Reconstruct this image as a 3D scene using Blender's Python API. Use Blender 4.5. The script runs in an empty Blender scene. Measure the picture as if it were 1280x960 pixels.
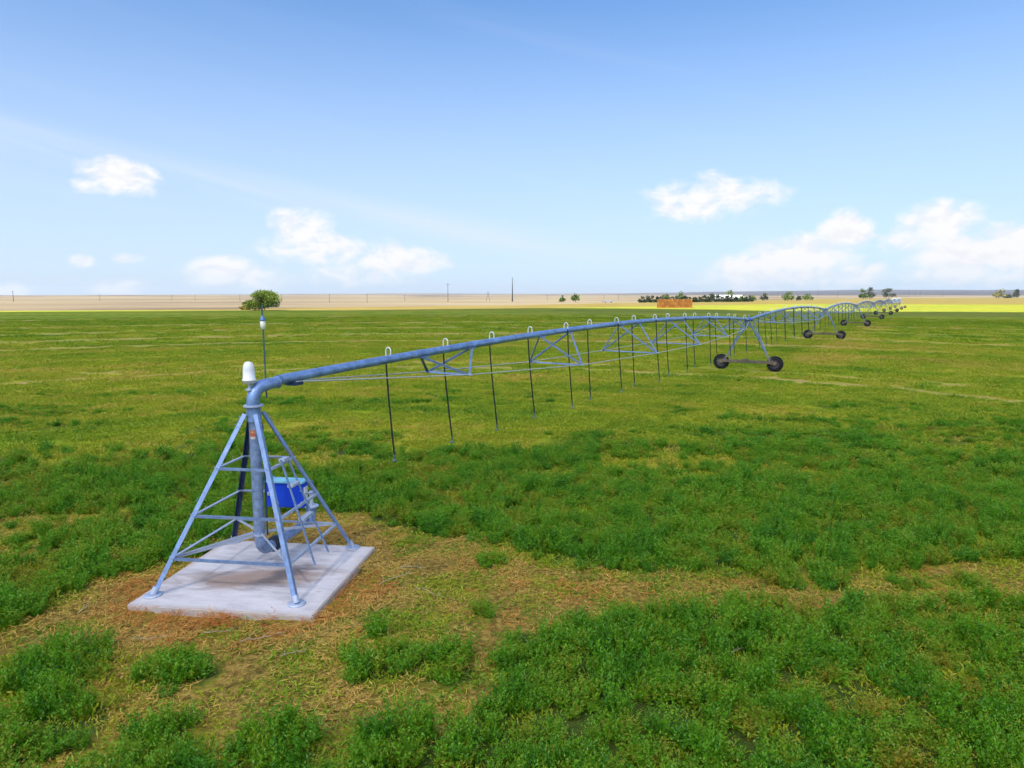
import bpy, bmesh, math, random
import numpy as np
from mathutils import Vector, Matrix
random.seed(7); RNG = np.random.default_rng(7)
SC = bpy.context.scene
COL = SC.collection
R = math.radians

# ------------------------------------------------------------------ camera
H = 5.4; F = 853.0; TH = 0.1287
CT, ST = math.cos(TH), math.sin(TH)
cam_d = bpy.data.cameras.new('camera'); cam = bpy.data.objects.new('camera', cam_d); COL.objects.link(cam)
cam.location = (0, 0, H); cam.rotation_euler = (math.pi/2 - TH, 0, 0)
cam_d.sensor_width = 36; cam_d.lens = 36*F/1280; cam_d.clip_start = 0.1; cam_d.clip_end = 60000
SC.camera = cam

def ground_pt(px, py, z0=0.0):
    """a point on the ground, surveyed from the photograph"""
    a = (px-640)/F; b = (480-py)/F
    d = (a, CT+b*ST, -ST+b*CT); t = (z0-H)/d[2]
    return (d[0]*t, d[1]*t)

# ------------------------------------------------------------------ numpy noise
def _hash(ix, iy, s):
    n = (ix.astype(np.int64)*374761393 + iy.astype(np.int64)*668265263 + s*974711) & 0x7fffffff
    n = ((n ^ (n >> 13))*1274126177) & 0x7fffffff
    return ((n ^ (n >> 16)) & 0xffff)/65535.0
def vnoise(x, y, s=0):
    x = np.asarray(x, float); y = np.asarray(y, float)
    ix = np.floor(x); iy = np.floor(y); fx = x-ix; fy = y-iy
    fx = fx*fx*(3-2*fx); fy = fy*fy*(3-2*fy)
    a = _hash(ix, iy, s); b = _hash(ix+1, iy, s); c = _hash(ix, iy+1, s); d = _hash(ix+1, iy+1, s)
    return (a*(1-fx)+b*fx)*(1-fy)+(c*(1-fx)+d*fx)*fy
def fbm(x, y, s=0, o=4):
    t = 0; w = 0.5; k = 1; n = 0
    for i in range(o):
        t = t + w*vnoise(np.asarray(x)*k, np.asarray(y)*k, s+i*17); n += w; w *= 0.5; k *= 2.03
    return t/n
def sstep(a, b, x):
    t = np.clip((np.asarray(x, float)-a)/(b-a), 0, 1); return t*t*(3-2*t)

# ------------------------------------------------------------------ tagging / mesh helpers
def tag(o, label=None, cat=None, group=None, kind=None):
    if label: o['label'] = label
    if cat: o['category'] = cat
    if group: o['group'] = group
    if kind: o['kind'] = kind
    return o
def empty(name, loc=(0, 0, 0), rz=0.0):
    o = bpy.data.objects.new(name, None); COL.objects.link(o)
    o.location = loc; o.rotation_euler = (0, 0, rz); o.empty_display_size = 0.3
    return o
def copy_tree(o, parent=None):
    c = o.copy(); COL.objects.link(c); c.parent = parent
    for ch in list(o.children): copy_tree(ch, c)
    return c

class MB:
    def __init__(self): self.v = []; self.f = []; self.sm = []
    def add(self, vs, fs, smooth=False):
        n = len(self.v); self.v += [tuple(p) for p in vs]
        self.f += [tuple(i+n for i in f) for f in fs]; self.sm += [smooth]*len(fs)
        return self
    def box(self, c, s, M=None):
        x, y, z = s[0]/2, s[1]/2, s[2]/2
        vs = [Vector((i*x, j*y, k*z)) for k in (-1, 1) for j in (-1, 1) for i in (-1, 1)]
        if M is not None: vs = [M @ p for p in vs]
        vs = [p+Vector(c) for p in vs]
        return self.add(vs, [(0, 2, 3, 1), (4, 5, 7, 6), (0, 1, 5, 4), (2, 6, 7, 3), (0, 4, 6, 2), (1, 3, 7, 5)])
    def tube(self, pts, r, n=10, cap=True):
        pts = [Vector(p) for p in pts]; rs = r if isinstance(r, (list, tuple)) else [r]*len(pts)
        vs = []; prev = None
        for i, p in enumerate(pts):
            t = (pts[min(i+1, len(pts)-1)]-pts[max(i-1, 0)]).normalized()
            if prev is None:
                u = t.orthogonal().normalized()
            else:
                u = (prev - t*prev.dot(t)); u = u.normalized() if u.length > 1e-6 else t.orthogonal().normalized()
            prev = u; w = t.cross(u)
            for k in range(n):
                a = 2*math.pi*k/n; vs.append(p+(u*math.cos(a)+w*math.sin(a))*rs[i])
        fs = []
        for i in range(len(pts)-1):
            for k in range(n):
                fs.append((i*n+k, i*n+(k+1) % n, (i+1)*n+(k+1) % n, (i+1)*n+k))
        self.add(vs, fs, True)
        if cap:
            self.add(vs[:n], [tuple(range(n))[::-1]]); self.add(vs[-n:], [tuple(range(n))])
        return self
    def lathe(self, prof, n=20, M=None, o=(0, 0, 0)):
        vs = []
        for r, z in prof:
            for k in range(n):
                a = 2*math.pi*k/n; p = Vector((r*math.cos(a), r*math.sin(a), z))
                if M is not None: p = M @ p
                vs.append(p+Vector(o))
        fs = [(i*n+k, i*n+(k+1) % n, (i+1)*n+(k+1) % n, (i+1)*n+k) for i in range(len(prof)-1) for k in range(n)]
        return self.add(vs, fs, True)
    def angle(self, a, b, w, t, out):
        """angle iron from a to b; out = direction of the corner"""
        a = Vector(a); b = Vector(b); d = (b-a).normalized(); o = Vector(out); o = (o-d*o.dot(d)).normalized(); s = d.cross(o)
        e1 = (-o+s).normalized(); e2 = (-o-s).normalized(); c = o*w*0.35
        prof = [c, c+e1*w, c+e1*w+e2*t, c+e1*t+e2*t, c+e2*w+e1*t, c+e2*w]
        vs = [a+p for p in prof]+[b+p for p in prof]; n = 6
        fs = [(k, (k+1) % n, n+(k+1) % n, n+k) for k in range(n)]
        return self.add(vs, fs+[(5, 4, 3, 2, 1, 0), (6, 7, 8, 9, 10, 11)])
    def flat(self, a, b, w, t, up):
        a = Vector(a); b = Vector(b); d = (b-a).normalized(); o = Vector(up); o = (o-d*o.dot(d)).normalized(); s = d.cross(o)
        pr = [o*w/2+s*t/2, o*w/2-s*t/2, -o*w/2-s*t/2, -o*w/2+s*t/2]
        vs = [a+p for p in pr]+[b+p for p in pr]
        return self.add(vs, [(0, 1, 5, 4), (1, 2, 6, 5), (2, 3, 7, 6), (3, 0, 4, 7), (3, 2, 1, 0), (4, 5, 6, 7)])
    def build(self, name, mat, parent=None, bevel=0.0):
        me = bpy.data.meshes.new(name); me.from_pydata(self.v, [], self.f); me.update()
        me.polygons.foreach_set('use_smooth', self.sm)
        o = bpy.data.objects.new(name, me); COL.objects.link(o)
        if mat: me.materials.append(mat)
        if parent: o.parent = parent
        bm = bmesh.new(); bm.from_mesh(me); bmesh.ops.recalc_face_normals(bm, faces=bm.faces)
        if bevel:
            bmesh.ops.bevel(bm, geom=[e for e in bm.edges], offset=bevel, segments=2, affect='EDGES', clamp_overlap=True)
        bm.to_mesh(me); bm.free()
        return o

# ------------------------------------------------------------------ materials
class NT:
    def __init__(self, tree): self.t = tree; self.n = tree.nodes; self.l = tree.links
    def node(self, typ, **kw):
        n = self.n.new(typ)
        for k, v in kw.items(): setattr(n, k, v)
        return n
    def put(self, sock, v):
        if isinstance(v, bpy.types.NodeSocket): self.l.new(v, sock)
        else: sock.default_value = v
    def m(self, op, a, b=0.0, c=None, clamp=False):
        n = self.node('ShaderNodeMath', operation=op, use_clamp=clamp); self.put(n.inputs[0], a); self.put(n.inputs[1], b)
        if c is not None: self.put(n.inputs[2], c)
        return n.outputs[0]
    def mix(self, f, a, b, blend='MIX'):
        n = self.node('ShaderNodeMix', data_type='RGBA', blend_type=blend, clamp_factor=True)
        self.put(n.inputs[0], f)
        for s, v in ((n.inputs[6], a), (n.inputs[7], b)):
            self.put(s, v if isinstance(v, bpy.types.NodeSocket) else (*v, 1.0))
        return n.outputs[2]
    def ramp(self, f, stops, interp='LINEAR'):
        n = self.node('ShaderNodeValToRGB'); cr = n.color_ramp; cr.interpolation = interp
        while len(cr.elements) < len(stops): cr.elements.new(0.5)
        for e, (p, c) in zip(cr.elements, stops):
            e.position = p; e.color = (*c, 1) if isinstance(c, tuple) else (c, c, c, 1)
        self.put(n.inputs[0], f); return n.outputs[0]
    def step(self, a, b, x):
        n = self.node('ShaderNodeMapRange', interpolation_type='SMOOTHSTEP'); self.put(n.inputs[0], x)
        self.put(n.inputs[1], a); self.put(n.inputs[2], b); return n.outputs[0]
    def noise(self, vec, scale, detail=4, rough=0.55, dist=0.0, dim='3D'):
        n = self.node('ShaderNodeTexNoise', noise_dimensions=dim); self.put(n.inputs['Vector'], vec)
        n.inputs['Scale'].default_value = scale; n.inputs['Detail'].default_value = detail
        n.inputs['Roughness'].default_value = rough; n.inputs['Distortion'].default_value = dist
        return n.outputs['Fac']
    def attr(self, name, typ='GEOMETRY'):
        n = self.node('ShaderNodeAttribute', attribute_name=name, attribute_type=typ); return n
    def vmul(self, v, s):
        n = self.node('ShaderNodeVectorMath', operation='MULTIPLY'); self.put(n.inputs[0], v); n.inputs[1].default_value = s
        return n.outputs[0]

def new_mat(name):
    m = bpy.data.materials.new(name); m.use_nodes = True
    nt = NT(m.node_tree); b = m.node_tree.nodes['Principled BSDF']; return m, nt, b

def simple(name, col, rough=0.6, metal=0.0, var=0.25, scale=8.0, bump=0.0, mud=None, spec=0.5):
    m, nt, b = new_mat(name)
    tc = nt.node('ShaderNodeTexCoord').outputs['Object']
    n1 = nt.noise(tc, scale, 6, 0.6); n2 = nt.noise(tc, scale*7, 3, 0.6)
    f = nt.m('ADD', nt.m('MULTIPLY', n1, 0.65), nt.m('MULTIPLY', n2, 0.35))
    lo = tuple(c*(1-var) for c in col); hi = tuple(min(1, c*(1+var)) for c in col)
    c = nt.ramp(f, [(0.32, lo), (0.68, hi)])
    if mud:
        z = nt.node('ShaderNodeSeparateXYZ'); nt.put(z.inputs[0], tc)
        k = nt.step(mud[1], mud[0], nt.m('ADD', z.outputs[2], nt.m('MULTIPLY', nt.m('SUBTRACT', n1, 0.5), 0.9)))
        c = nt.mix(nt.m('MULTIPLY', k, 0.85), c, mud[2])
        nt.put(b.inputs['Metallic'], nt.m('MULTIPLY', nt.m('SUBTRACT', 1.0, k), metal))
    else: b.inputs['Metallic'].default_value = metal
    if name.startswith('galv') or name.startswith('weathered'):
        st = nt.noise(nt.vmul(tc, (1.0, 1.0, 1.0)), 3.1, 7, 0.68)
        c = nt.mix(nt.m('MULTIPLY', nt.step(0.56, 0.70, st), 0.55), c, (0.30, 0.24, 0.19))
        c = nt.mix(nt.m('MULTIPLY', nt.step(0.44, 0.30, st), 0.5), c, tuple(v*0.45 for v in col))
    nt.put(b.inputs['Base Color'], c)
    nt.put(b.inputs['Roughness'], nt.m('ADD', rough-0.08, nt.m('MULTIPLY', n1, 0.16)))
    b.inputs['Specular IOR Level'].default_value = spec
    if bump:
        bn = nt.node('ShaderNodeBump'); bn.inputs['Strength'].default_value = bump; bn.inputs['Distance'].default_value = 0.01
        nt.put(bn.inputs['Height'], n2); nt.put(b.inputs['Normal'], bn.outputs[0])
    return m

M = {}
MUD = (0.17, 0.125, 0.075)
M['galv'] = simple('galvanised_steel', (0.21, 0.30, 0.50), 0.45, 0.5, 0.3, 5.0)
M['galv_pipe'] = simple('galvanised_pipe', (0.235, 0.355, 0.60), 0.42, 0.5, 0.42, 4.0, 0.1)
M['galv_old'] = simple('weathered_galvanised_steel', (0.25, 0.335, 0.52), 0.55, 0.4, 0.45, 9.0, 0.15)
M['galv_light'] = simple('bright_and_lit_galvanised', (0.46, 0.52, 0.64), 0.5, 0.35, 0.15, 6.0)
M['galv_leg'] = simple('galvanised_tower_leg', (0.18, 0.27, 0.46), 0.45, 0.5, 0.25, 5.0, 0, (0.9, 1.7, (0.30, 0.25, 0.18)))
M['galv_dark'] = simple('dark_and_shaded_galvanised', (0.035, 0.06, 0.13), 0.55, 0.4, 0.25, 6.0)
M['beam'] = simple('muddy_steel_beam', (0.15, 0.115, 0.08), 0.85, 0.05, 0.5, 4.0, 0.2)
M['hose'] = simple('black_hose', (0.012, 0.012, 0.013), 0.5, 0.0, 0.2, 8.0)
M['white'] = simple('white_plastic', (0.80, 0.80, 0.80), 0.4, 0.0, 0.05, 5.0)
M['neck'] = simple('white_galvanised_tube', (0.78, 0.79, 0.76), 0.45, 0.1, 0.08, 8.0)
M['rod'] = simple('truss_rod_steel', (0.52, 0.56, 0.52), 0.5, 0.35, 0.15, 3.0)
M['nozzle'] = simple('green_grey_plastic', (0.10, 0.17, 0.15), 0.5, 0.0, 0.2, 9.0)
M['tyre'] = simple('tyre_rubber', (0.006, 0.006, 0.010), 0.8, 0.0, 0.4, 5.0, 0.2)
M['rim'] = simple('muddy_wheel_rim', (0.11, 0.10, 0.105), 0.75, 0.2, 0.4, 6.0)
M['bluebox'] = simple('blue_paint', (0.006, 0.06, 0.62), 0.4, 0.0, 0.12, 3.0)
M['cyan'] = simple('pale_cyan_paint', (0.25, 0.60, 0.72), 0.45, 0.0, 0.1, 3.0)
M['lampcap'] = simple('blue_lamp_cap', (0.10, 0.20, 0.42), 0.4, 0.2, 0.1, 9.0)
M['antpole'] = simple('dark_green_pole', (0.06, 0.13, 0.12), 0.5, 0.2, 0.2, 9.0)
M['globe'] = simple('milky_lamp_glass', (0.80, 0.80, 0.62), 0.3, 0.0, 0.06, 9.0)
M['coupling'] = simple('black_rubber_coupling', (0.02, 0.025, 0.035), 0.5, 0.1, 0.2, 9.0)
M['wood'] = simple('dark_weathered_wood', (0.045, 0.04, 0.04), 0.85, 0.0, 0.3, 3.0)
M['steelpole'] = simple('dark_steel_mast', (0.02, 0.02, 0.025), 0.6, 0.2, 0.3, 3.0)
M['bark'] = simple('bark', (0.09, 0.07, 0.05), 0.9, 0.0, 0.4, 4.0, 0.3)
M['twig'] = simple('bleached_twig', (0.40, 0.32, 0.21), 0.85, 0.0, 0.3, 12.0)
M['roof'] = simple('white_sheet_roof', (0.75, 0.75, 0.72), 0.5, 0.1, 0.06, 1.0)
M['wallpale'] = simple('pale_wall', (0.45, 0.42, 0.38), 0.8, 0.0, 0.1, 1.0)
M['grey'] = simple('grey_paint', (0.22, 0.24, 0.28), 0.6, 0.1, 0.2, 2.0)
M['rust'] = simple('dark_rusty_steel', (0.05, 0.035, 0.025), 0.8, 0.1, 0.3, 3.0)

def sticker_mat():
    m, nt, b = new_mat('warning_sticker')
    tc = nt.node('ShaderNodeTexCoord').outputs['Object']; s = nt.node('ShaderNodeSeparateXYZ'); nt.put(s.inputs[0], tc)
    z = s.outputs[2]; n = nt.noise(tc, 60, 3)
    c = nt.ramp(nt.m('ADD', nt.m('MULTIPLY', nt.m('SUBTRACT', z, 2.66), 5.5), nt.m('MULTIPLY', nt.m('SUBTRACT', n, 0.5), 0.25)),
                [(0.0, (0.55, 0.5, 0.45)), (0.25, (0.62, 0.6, 0.58)), (0.3, (0.50, 0.12, 0.05)), (0.62, (0.45, 0.10, 0.06)), (0.7, (0.6, 0.3, 0.12)), (0.95, (0.5, 0.14, 0.06))], 'LINEAR')
    nt.put(b.inputs['Base Color'], c); b.inputs['Roughness'].default_value = 0.5
    return m
M['sticker'] = sticker_mat()

def concrete_mat():
    m, nt, b = new_mat('concrete')
    tc = nt.node('ShaderNodeTexCoord').outputs['Object']
    n1 = nt.noise(nt.vmul(tc, (0.7, 2.2, 1)), 1.6, 7, 0.62, 0.6); n2 = nt.noise(tc, 34, 4, 0.65); n3 = nt.noise(nt.vmul(tc, (1, 9, 1)), 4, 3, 0.6)
    c = nt.ramp(nt.m('ADD', nt.m('MULTIPLY', n1, 0.6), nt.m('ADD', nt.m('MULTIPLY', n2, 0.2), nt.m('MULTIPLY', n3, 0.2))),
                [(0.36, (0.40, 0.365, 0.365)), (0.5, (0.575, 0.53, 0.53)), (0.62, (0.66, 0.615, 0.61))])
    s = nt.node('ShaderNodeSeparateXYZ'); nt.put(s.inputs[0], tc)
    # rust-brown water stain running across the slab from under the riser, and a dark damp patch
    def patch(cx, cy, rx, ry, ang, thr, soft):
        ca, sa = math.cos(ang), math.sin(ang)
        dx = nt.m('SUBTRACT', s.outputs[0], cx); dy = nt.m('SUBTRACT', s.outputs[1], cy)
        u = nt.m('DIVIDE', nt.m('ADD', nt.m('MULTIPLY', dx, ca), nt.m('MULTIPLY', dy, sa)), rx)
        v = nt.m('DIVIDE', nt.m('SUBTRACT', nt.m('MULTIPLY', dy, ca), nt.m('MULTIPLY', dx, sa)), ry)
        d = nt.m('SQRT', nt.m('ADD', nt.m('MULTIPLY', u, u), nt.m('MULTIPLY', v, v)))
        return nt.step(thr+soft, thr-soft, nt.m('ADD', d, nt.m('MULTIPLY', nt.m('SUBTRACT', n1, 0.5), 1.8)))
    k = patch(0.0, -0.25, 1.25, 0.42, R(14), 1.0, 0.6)
    c = nt.mix(nt.m('MULTIPLY', k, 0.75), c, (0.27, 0.15, 0.085))
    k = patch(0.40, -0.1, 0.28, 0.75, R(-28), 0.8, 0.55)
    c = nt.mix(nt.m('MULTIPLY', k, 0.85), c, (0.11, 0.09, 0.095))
    k = patch(-0.4, 0.75, 0.8, 0.4, R(5), 0.7, 0.7)
    c = nt.mix(nt.m('MULTIPLY', k, 0.4), c, (0.24, 0.23, 0.26))
    # soil and straw dust trodden onto the edges of the slab
    ex = nt.m('DIVIDE', nt.m('ABSOLUTE', s.outputs[0]), 1.71); ey = nt.m('DIVIDE', nt.m('ABSOLUTE', s.outputs[1]), 1.63)
    ed = nt.m('ADD', nt.m('MAXIMUM', ex, ey), nt.m('MULTIPLY', nt.m('SUBTRACT', n1, 0.5), 0.35))
    c = nt.mix(nt.m('MULTIPLY', nt.step(0.90, 1.04, ed), 0.5), c, (0.38, 0.28, 0.20))
    nt.put(b.inputs['Base Color'], c); b.inputs['Roughness'].default_value = 0.85
    bn = nt.node('ShaderNodeBump'); bn.inputs['Strength'].default_value = 0.25; bn.inputs['Distance'].default_value = 0.01
    nt.put(bn.inputs['Height'], nt.m('ADD', n2, n3)); nt.put(b.inputs['Normal'], bn.outputs[0])
    return m
M['concrete'] = concrete_mat()

def hay_mat():
    m, nt, b = new_mat('straw_bale')
    tc = nt.node('ShaderNodeTexCoord').outputs['Object']
    oi = nt.node('ShaderNodeObjectInfo').outputs['Random']
    n = nt.noise(nt.vmul(tc, (3, 3, 14)), 2.0, 5, 0.7)
    c = nt.ramp(nt.m('ADD', nt.m('MULTIPLY', n, 0.8), nt.m('MULTIPLY', oi, 0.2)), [(0.3, (0.10, 0.035, 0.004)), (0.5, (0.21, 0.078, 0.007)), (0.7, (0.30, 0.13, 0.016))])
    nt.put(b.inputs['Base Color'], c); b.inputs['Roughness'].default_value = 0.9
    return m
M['hay'] = hay_mat()

def leaf_mat(name, stops, use_tint=True, jitter=0.35, trans=0.3):
    m = bpy.data.materials.new(name); m.use_nodes = True; nt = NT(m.node_tree)
    for n in list(nt.n): nt.n.remove(n)
    lf = nt.attr('leaf').outputs['Fac']
    if use_tint:
        tv = nt.attr('tint', 'INSTANCER').outputs['Fac']
        f = nt.m('ADD', tv, nt.m('MULTIPLY', nt.m('SUBTRACT', lf, 0.5), jitter), clamp=True)
    else:
        f = lf
    c = nt.ramp(f, stops)
    d = nt.node('ShaderNodeBsdfDiffuse'); nt.put(d.inputs[0], c)
    t = nt.node('ShaderNodeBsdfTranslucent'); nt.put(t.inputs[0], c)
    mx = nt.node('ShaderNodeMixShader'); mx.inputs[0].default_value = trans
    nt.l.new(d.outputs[0], mx.inputs[1]); nt.l.new(t.outputs[0], mx.inputs[2])
    gl = nt.node('ShaderNodeBsdfGlossy'); gl.inputs['Roughness'].default_value = 0.45; gl.inputs[0].default_value = (1, 1, 1, 1)
    mx2 = nt.node('ShaderNodeMixShader'); mx2.inputs[0].default_value = 0.02
    nt.l.new(mx.outputs[0], mx2.inputs[1]); nt.l.new(gl.outputs[0], mx2.inputs[2])
    o = nt.node('ShaderNodeOutputMaterial'); nt.l.new(mx2.outputs[0], o.inputs[0])
    return m
M['alfalfa'] = leaf_mat('alfalfa_leaf', [(0.0, (0.34, 0.27, 0.02)), (0.25, (0.22, 0.28, 0.012)), (0.55, (0.145, 0.35, 0.008)), (1.0, (0.055, 0.21, 0.008))], True, 0.5)
M['grass'] = leaf_mat('forage_grass', [(0.0, (0.56, 0.40, 0.08)), (0.2, (0.40, 0.41, 0.022)), (0.5, (0.31, 0.38, 0.014)), (1.0, (0.11, 0.26, 0.010))], True, 0.45)
M['straw'] = leaf_mat('straw', [(0.0, (0.50, 0.14, 0.035)), (0.3, (0.58, 0.30, 0.06)), (0.7, (0.62, 0.42, 0.10)), (1.0, (0.22, 0.15, 0.04))], True, 0.5, 0.1)
M['tree'] = leaf_mat('tree_leaf', [(0.0, (0.035, 0.075, 0.012)), (0.5, (0.075, 0.145, 0.014)), (1.0, (0.15, 0.21, 0.02))], False)
M['treelime'] = leaf_mat('pale_tree_leaf', [(0.0, (0.07, 0.11, 0.02)), (1.0, (0.16, 0.20, 0.04))], False)
M['treegrey'] = leaf_mat('grey_green_leaf', [(0.0, (0.035, 0.05, 0.03)), (1.0, (0.09, 0.11, 0.055))], False)
M['hedge'] = leaf_mat('dark_hedge_leaf', [(0.0, (0.018, 0.032, 0.014)), (1.0, (0.04, 0.065, 0.02))], False)
M['sage'] = leaf_mat('yellow_shrub_leaf', [(0.0, (0.12, 0.12, 0.02)), (1.0, (0.26, 0.24, 0.05))], False)

# ------------------------------------------------------------------ layout of the place
PIV = Vector((-4.98, 13.05, 0)); AZ = 0.546; SPAN = 42.42
AX = Vector((math.sin(AZ), math.cos(AZ), 0)); TN = Vector((AX.y, -AX.x, 0))
RZ = math.pi/2-AZ                       # local +X runs along the pipe
YAW = R(-7.5)                           # the pad and the pyramid
PADC = Vector((-4.88, 12.83, 0))
BASEZ = -0.085                           # the soil round the pad lies a little lower than its top

def poly(pts): return np.array([ground_pt(*p) for p in pts])
def sdist(P, x, y):
    """signed distance to polygon P, negative inside"""
    x = np.asarray(x, float); y = np.asarray(y, float)
    d = np.full(x.shape, 1e18); ins = np.zeros(x.shape, bool); n = len(P)
    for i in range(n):
        a = P[i]; b = P[(i+1) % n]; e = b-a
        t = np.clip(((x-a[0])*e[0]+(y-a[1])*e[1])/(e@e), 0, 1)
        d = np.minimum(d, (x-a[0]-e[0]*t)**2+(y-a[1]-e[1]*t)**2)
        c = ((a[1] > y) != (b[1] > y)) & (x < (b[0]-a[0])*(y-a[1])/((b[1]-a[1]) if b[1] != a[1] else 1e-9)+a[0])
        ins ^= c
    d = np.sqrt(d); return np.where(ins, -d, d)
DRY1 = poly([(-150, 850), (-40, 795), (0, 785), (60, 772), (100, 745), (150, 714), (235, 694), (278, 678), (285, 655), (330, 645), (395, 634), (425, 635), (460, 640),
             (480, 648), (505, 662), (540, 667), (615, 664), (640, 692), (680, 704), (725, 706), (830, 712), (960, 716), (1100, 710), (1200, 708), (1450, 712),
             (1450, 757), (1150, 754), (960, 751), (830, 756), (760, 764), (700, 773), (650, 792), (625, 830), (610, 880), (560, 930), (420, 965), (150, 960), (-200, 960)])
DRY2 = poly([(-80, 645), (60, 638), (190, 628), (245, 612), (268, 630), (240, 640), (140, 645), (95, 668), (45, 705), (-80, 712)])
TUFTS = [(*ground_pt(px, py), r) for px, py, r in [(45, 835, .75), (95, 828, .6), (215, 835, .55), (250, 838, .35), (470, 828, .5), (500, 824, .45), (560, 830, .5), (655, 795, .35), (690, 935, 1.0),
         (700, 830, .5), (645, 828, .4), (628, 672, .28), (592, 672, .16), (610, 700, .2), (625, 700, .14), (605, 765, .17), (466, 790, .16), (340, 945, .6), (60, 905, .8), (500, 940, .7), (190, 930, .6),
         (1130, 728, .32), (1195, 729, .32), (1235, 728, .25), (1040, 726, .4), (985, 727, .35), (60, 668, .3), (210, 615, .25), (195, 645, .35), (20, 680, .3)]]

def fields(x, y):
    """lush = cover of tall green plants, dry = bare straw-strewn ground, tint = green (1) to yellowed (0)"""
    x = np.asarray(x, float); y = np.asarray(y, float)
    wob = (fbm(x*0.9, y*0.9, 3)-0.5)*0.9+(fbm(x*3, y*3, 5)-0.5)*0.45
    dry = sstep(0.12, -0.12, sdist(DRY1, x, y)+wob)
    dry = np.maximum(dry, 0.75*sstep(0.2, -0.5, sdist(DRY2, x, y)+wob))
    near = sstep(24, 31, y-0.10*x+(fbm(x*0.25, y*0.25, 9)-0.5)*18)
    lush = (1-near)
    mid = sstep(0.56, 0.66, fbm(x*0.16, y*0.35, 21))*sstep(48, 30, y)
    lush = np.maximum(lush, mid*0.8)
    # thinner, yellower openings in the lush band
    gap = sstep(0.54, 0.66, fbm(x*0.3, y*0.5, 31))
    lush = lush*(1-0.75*gap*sstep(17.5, 21, y))
    lush = lush*(1-dry)
    for tx, ty, r in TUFTS:
        q = sstep(1.15, 0.75, np.hypot(x-tx, y-ty)/r+wob*0.35)
        lush = np.maximum(lush, q); dry = dry*(1-q)
    rr = np.hypot(x-PIV.x, y-PIV.y); th = np.arctan2(x-PIV.x, y-PIV.y)
    arc = fbm(rr*0.32, th*rr*0.03+5, 41, 3); pat = fbm(x*0.11, y*0.2, 51)
    far = sstep(45, 110, y)
    tint = 0.425+(arc-0.5)*0.74+(pat-0.5)*0.6+0.16*lush+0.10*far
    # pale swath trodden along the outer side of the pipe line
    s = (x-PIV.x)*AX.x+(y-PIV.y)*AX.y; q = (x-PIV.x)*TN.x+(y-PIV.y)*TN.y
    tint = tint-0.32*sstep(3.4, 0.6, np.abs(q-3.3+(arc-.5)*3))*sstep(40, 52, s)*sstep(190, 120, s)
    rows = np.sin((y*0.985+x*0.17)*2*math.pi/2.6+fbm(x*.05, y*.05, 55)*6)+0.6*np.sin((q+fbm(x*.04, y*.04, 57)*3)*2*math.pi/4.2)
    tint = tint+0.075*rows*sstep(20, 32, y)
    track = np.zeros_like(x)
    for rad, w, k in ((42.4, .7, .8), (38.2, .9, 1), (84.8, 2.2, 1), (70, 1.9, 1), (127.3, 3.8, 1), (104, 2.8, .9), (169.7, 4.5, .8)):
        k2 = k*(0.5+0.5*sstep(0.08, 0.42, fbm(th*14, rad*3.1, 61, 2)+0.15))
        track = np.maximum(track, k2*sstep(w, w*0.3, np.abs(rr-rad+(fbm(th*20, rad, 67, 3)-0.5)*2.2)))
    track = track*(1-0.7*sstep(0.45, 0.8, th)*sstep(50, 60, rr))
    tint = tint-0.5*track
    return lush, dry, np.clip(tint, 0.02, 1), track

def rolling(x, y):
    r = np.hypot(x, y)
    z = BASEZ*sstep(17, 9, np.hypot(x-PADC.x, y-PADC.y))
    ang = np.arctan2(x, y)
    # prairie rising to low hills
    hill = (fbm(x*0.0007, y*0.0007, 71, 3)-0.42)*2.0
    z = z+sstep(900, 4200, r)*(4+10*hill)
    right = sstep(0.05, 0.55, ang); mid = sstep(-0.65, -0.1, ang)
    z = z+sstep(4500, 11500, r)*((4+22*mid+46*right)*(0.6+0.8*fbm(x*0.0003, y*0.0003, 75, 3)))
    return z

def zone_line(pts):
    g = [ground_pt(*p) for p in pts]
    az = [math.atan2(a, b) for a, b in g]; rr = [math.hypot(a, b) for a, b in g]
    return np.array(az), np.array(rr)
FIELD_END = zone_line([(-300, 394), (0, 388.5), (300, 386.5), (640, 381.7), (800, 378.5), (880, 377), (960, 375), (1100, 373.2), (1280, 372.4), (1700, 372.4)])
YEL = zone_line([(-300, 390), (0, 389), (300, 388.5), (480, 388), (640, 386), (800, 383.5), (900, 381.5), (1000, 380), (1280, 381), (1700, 381)])

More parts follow.
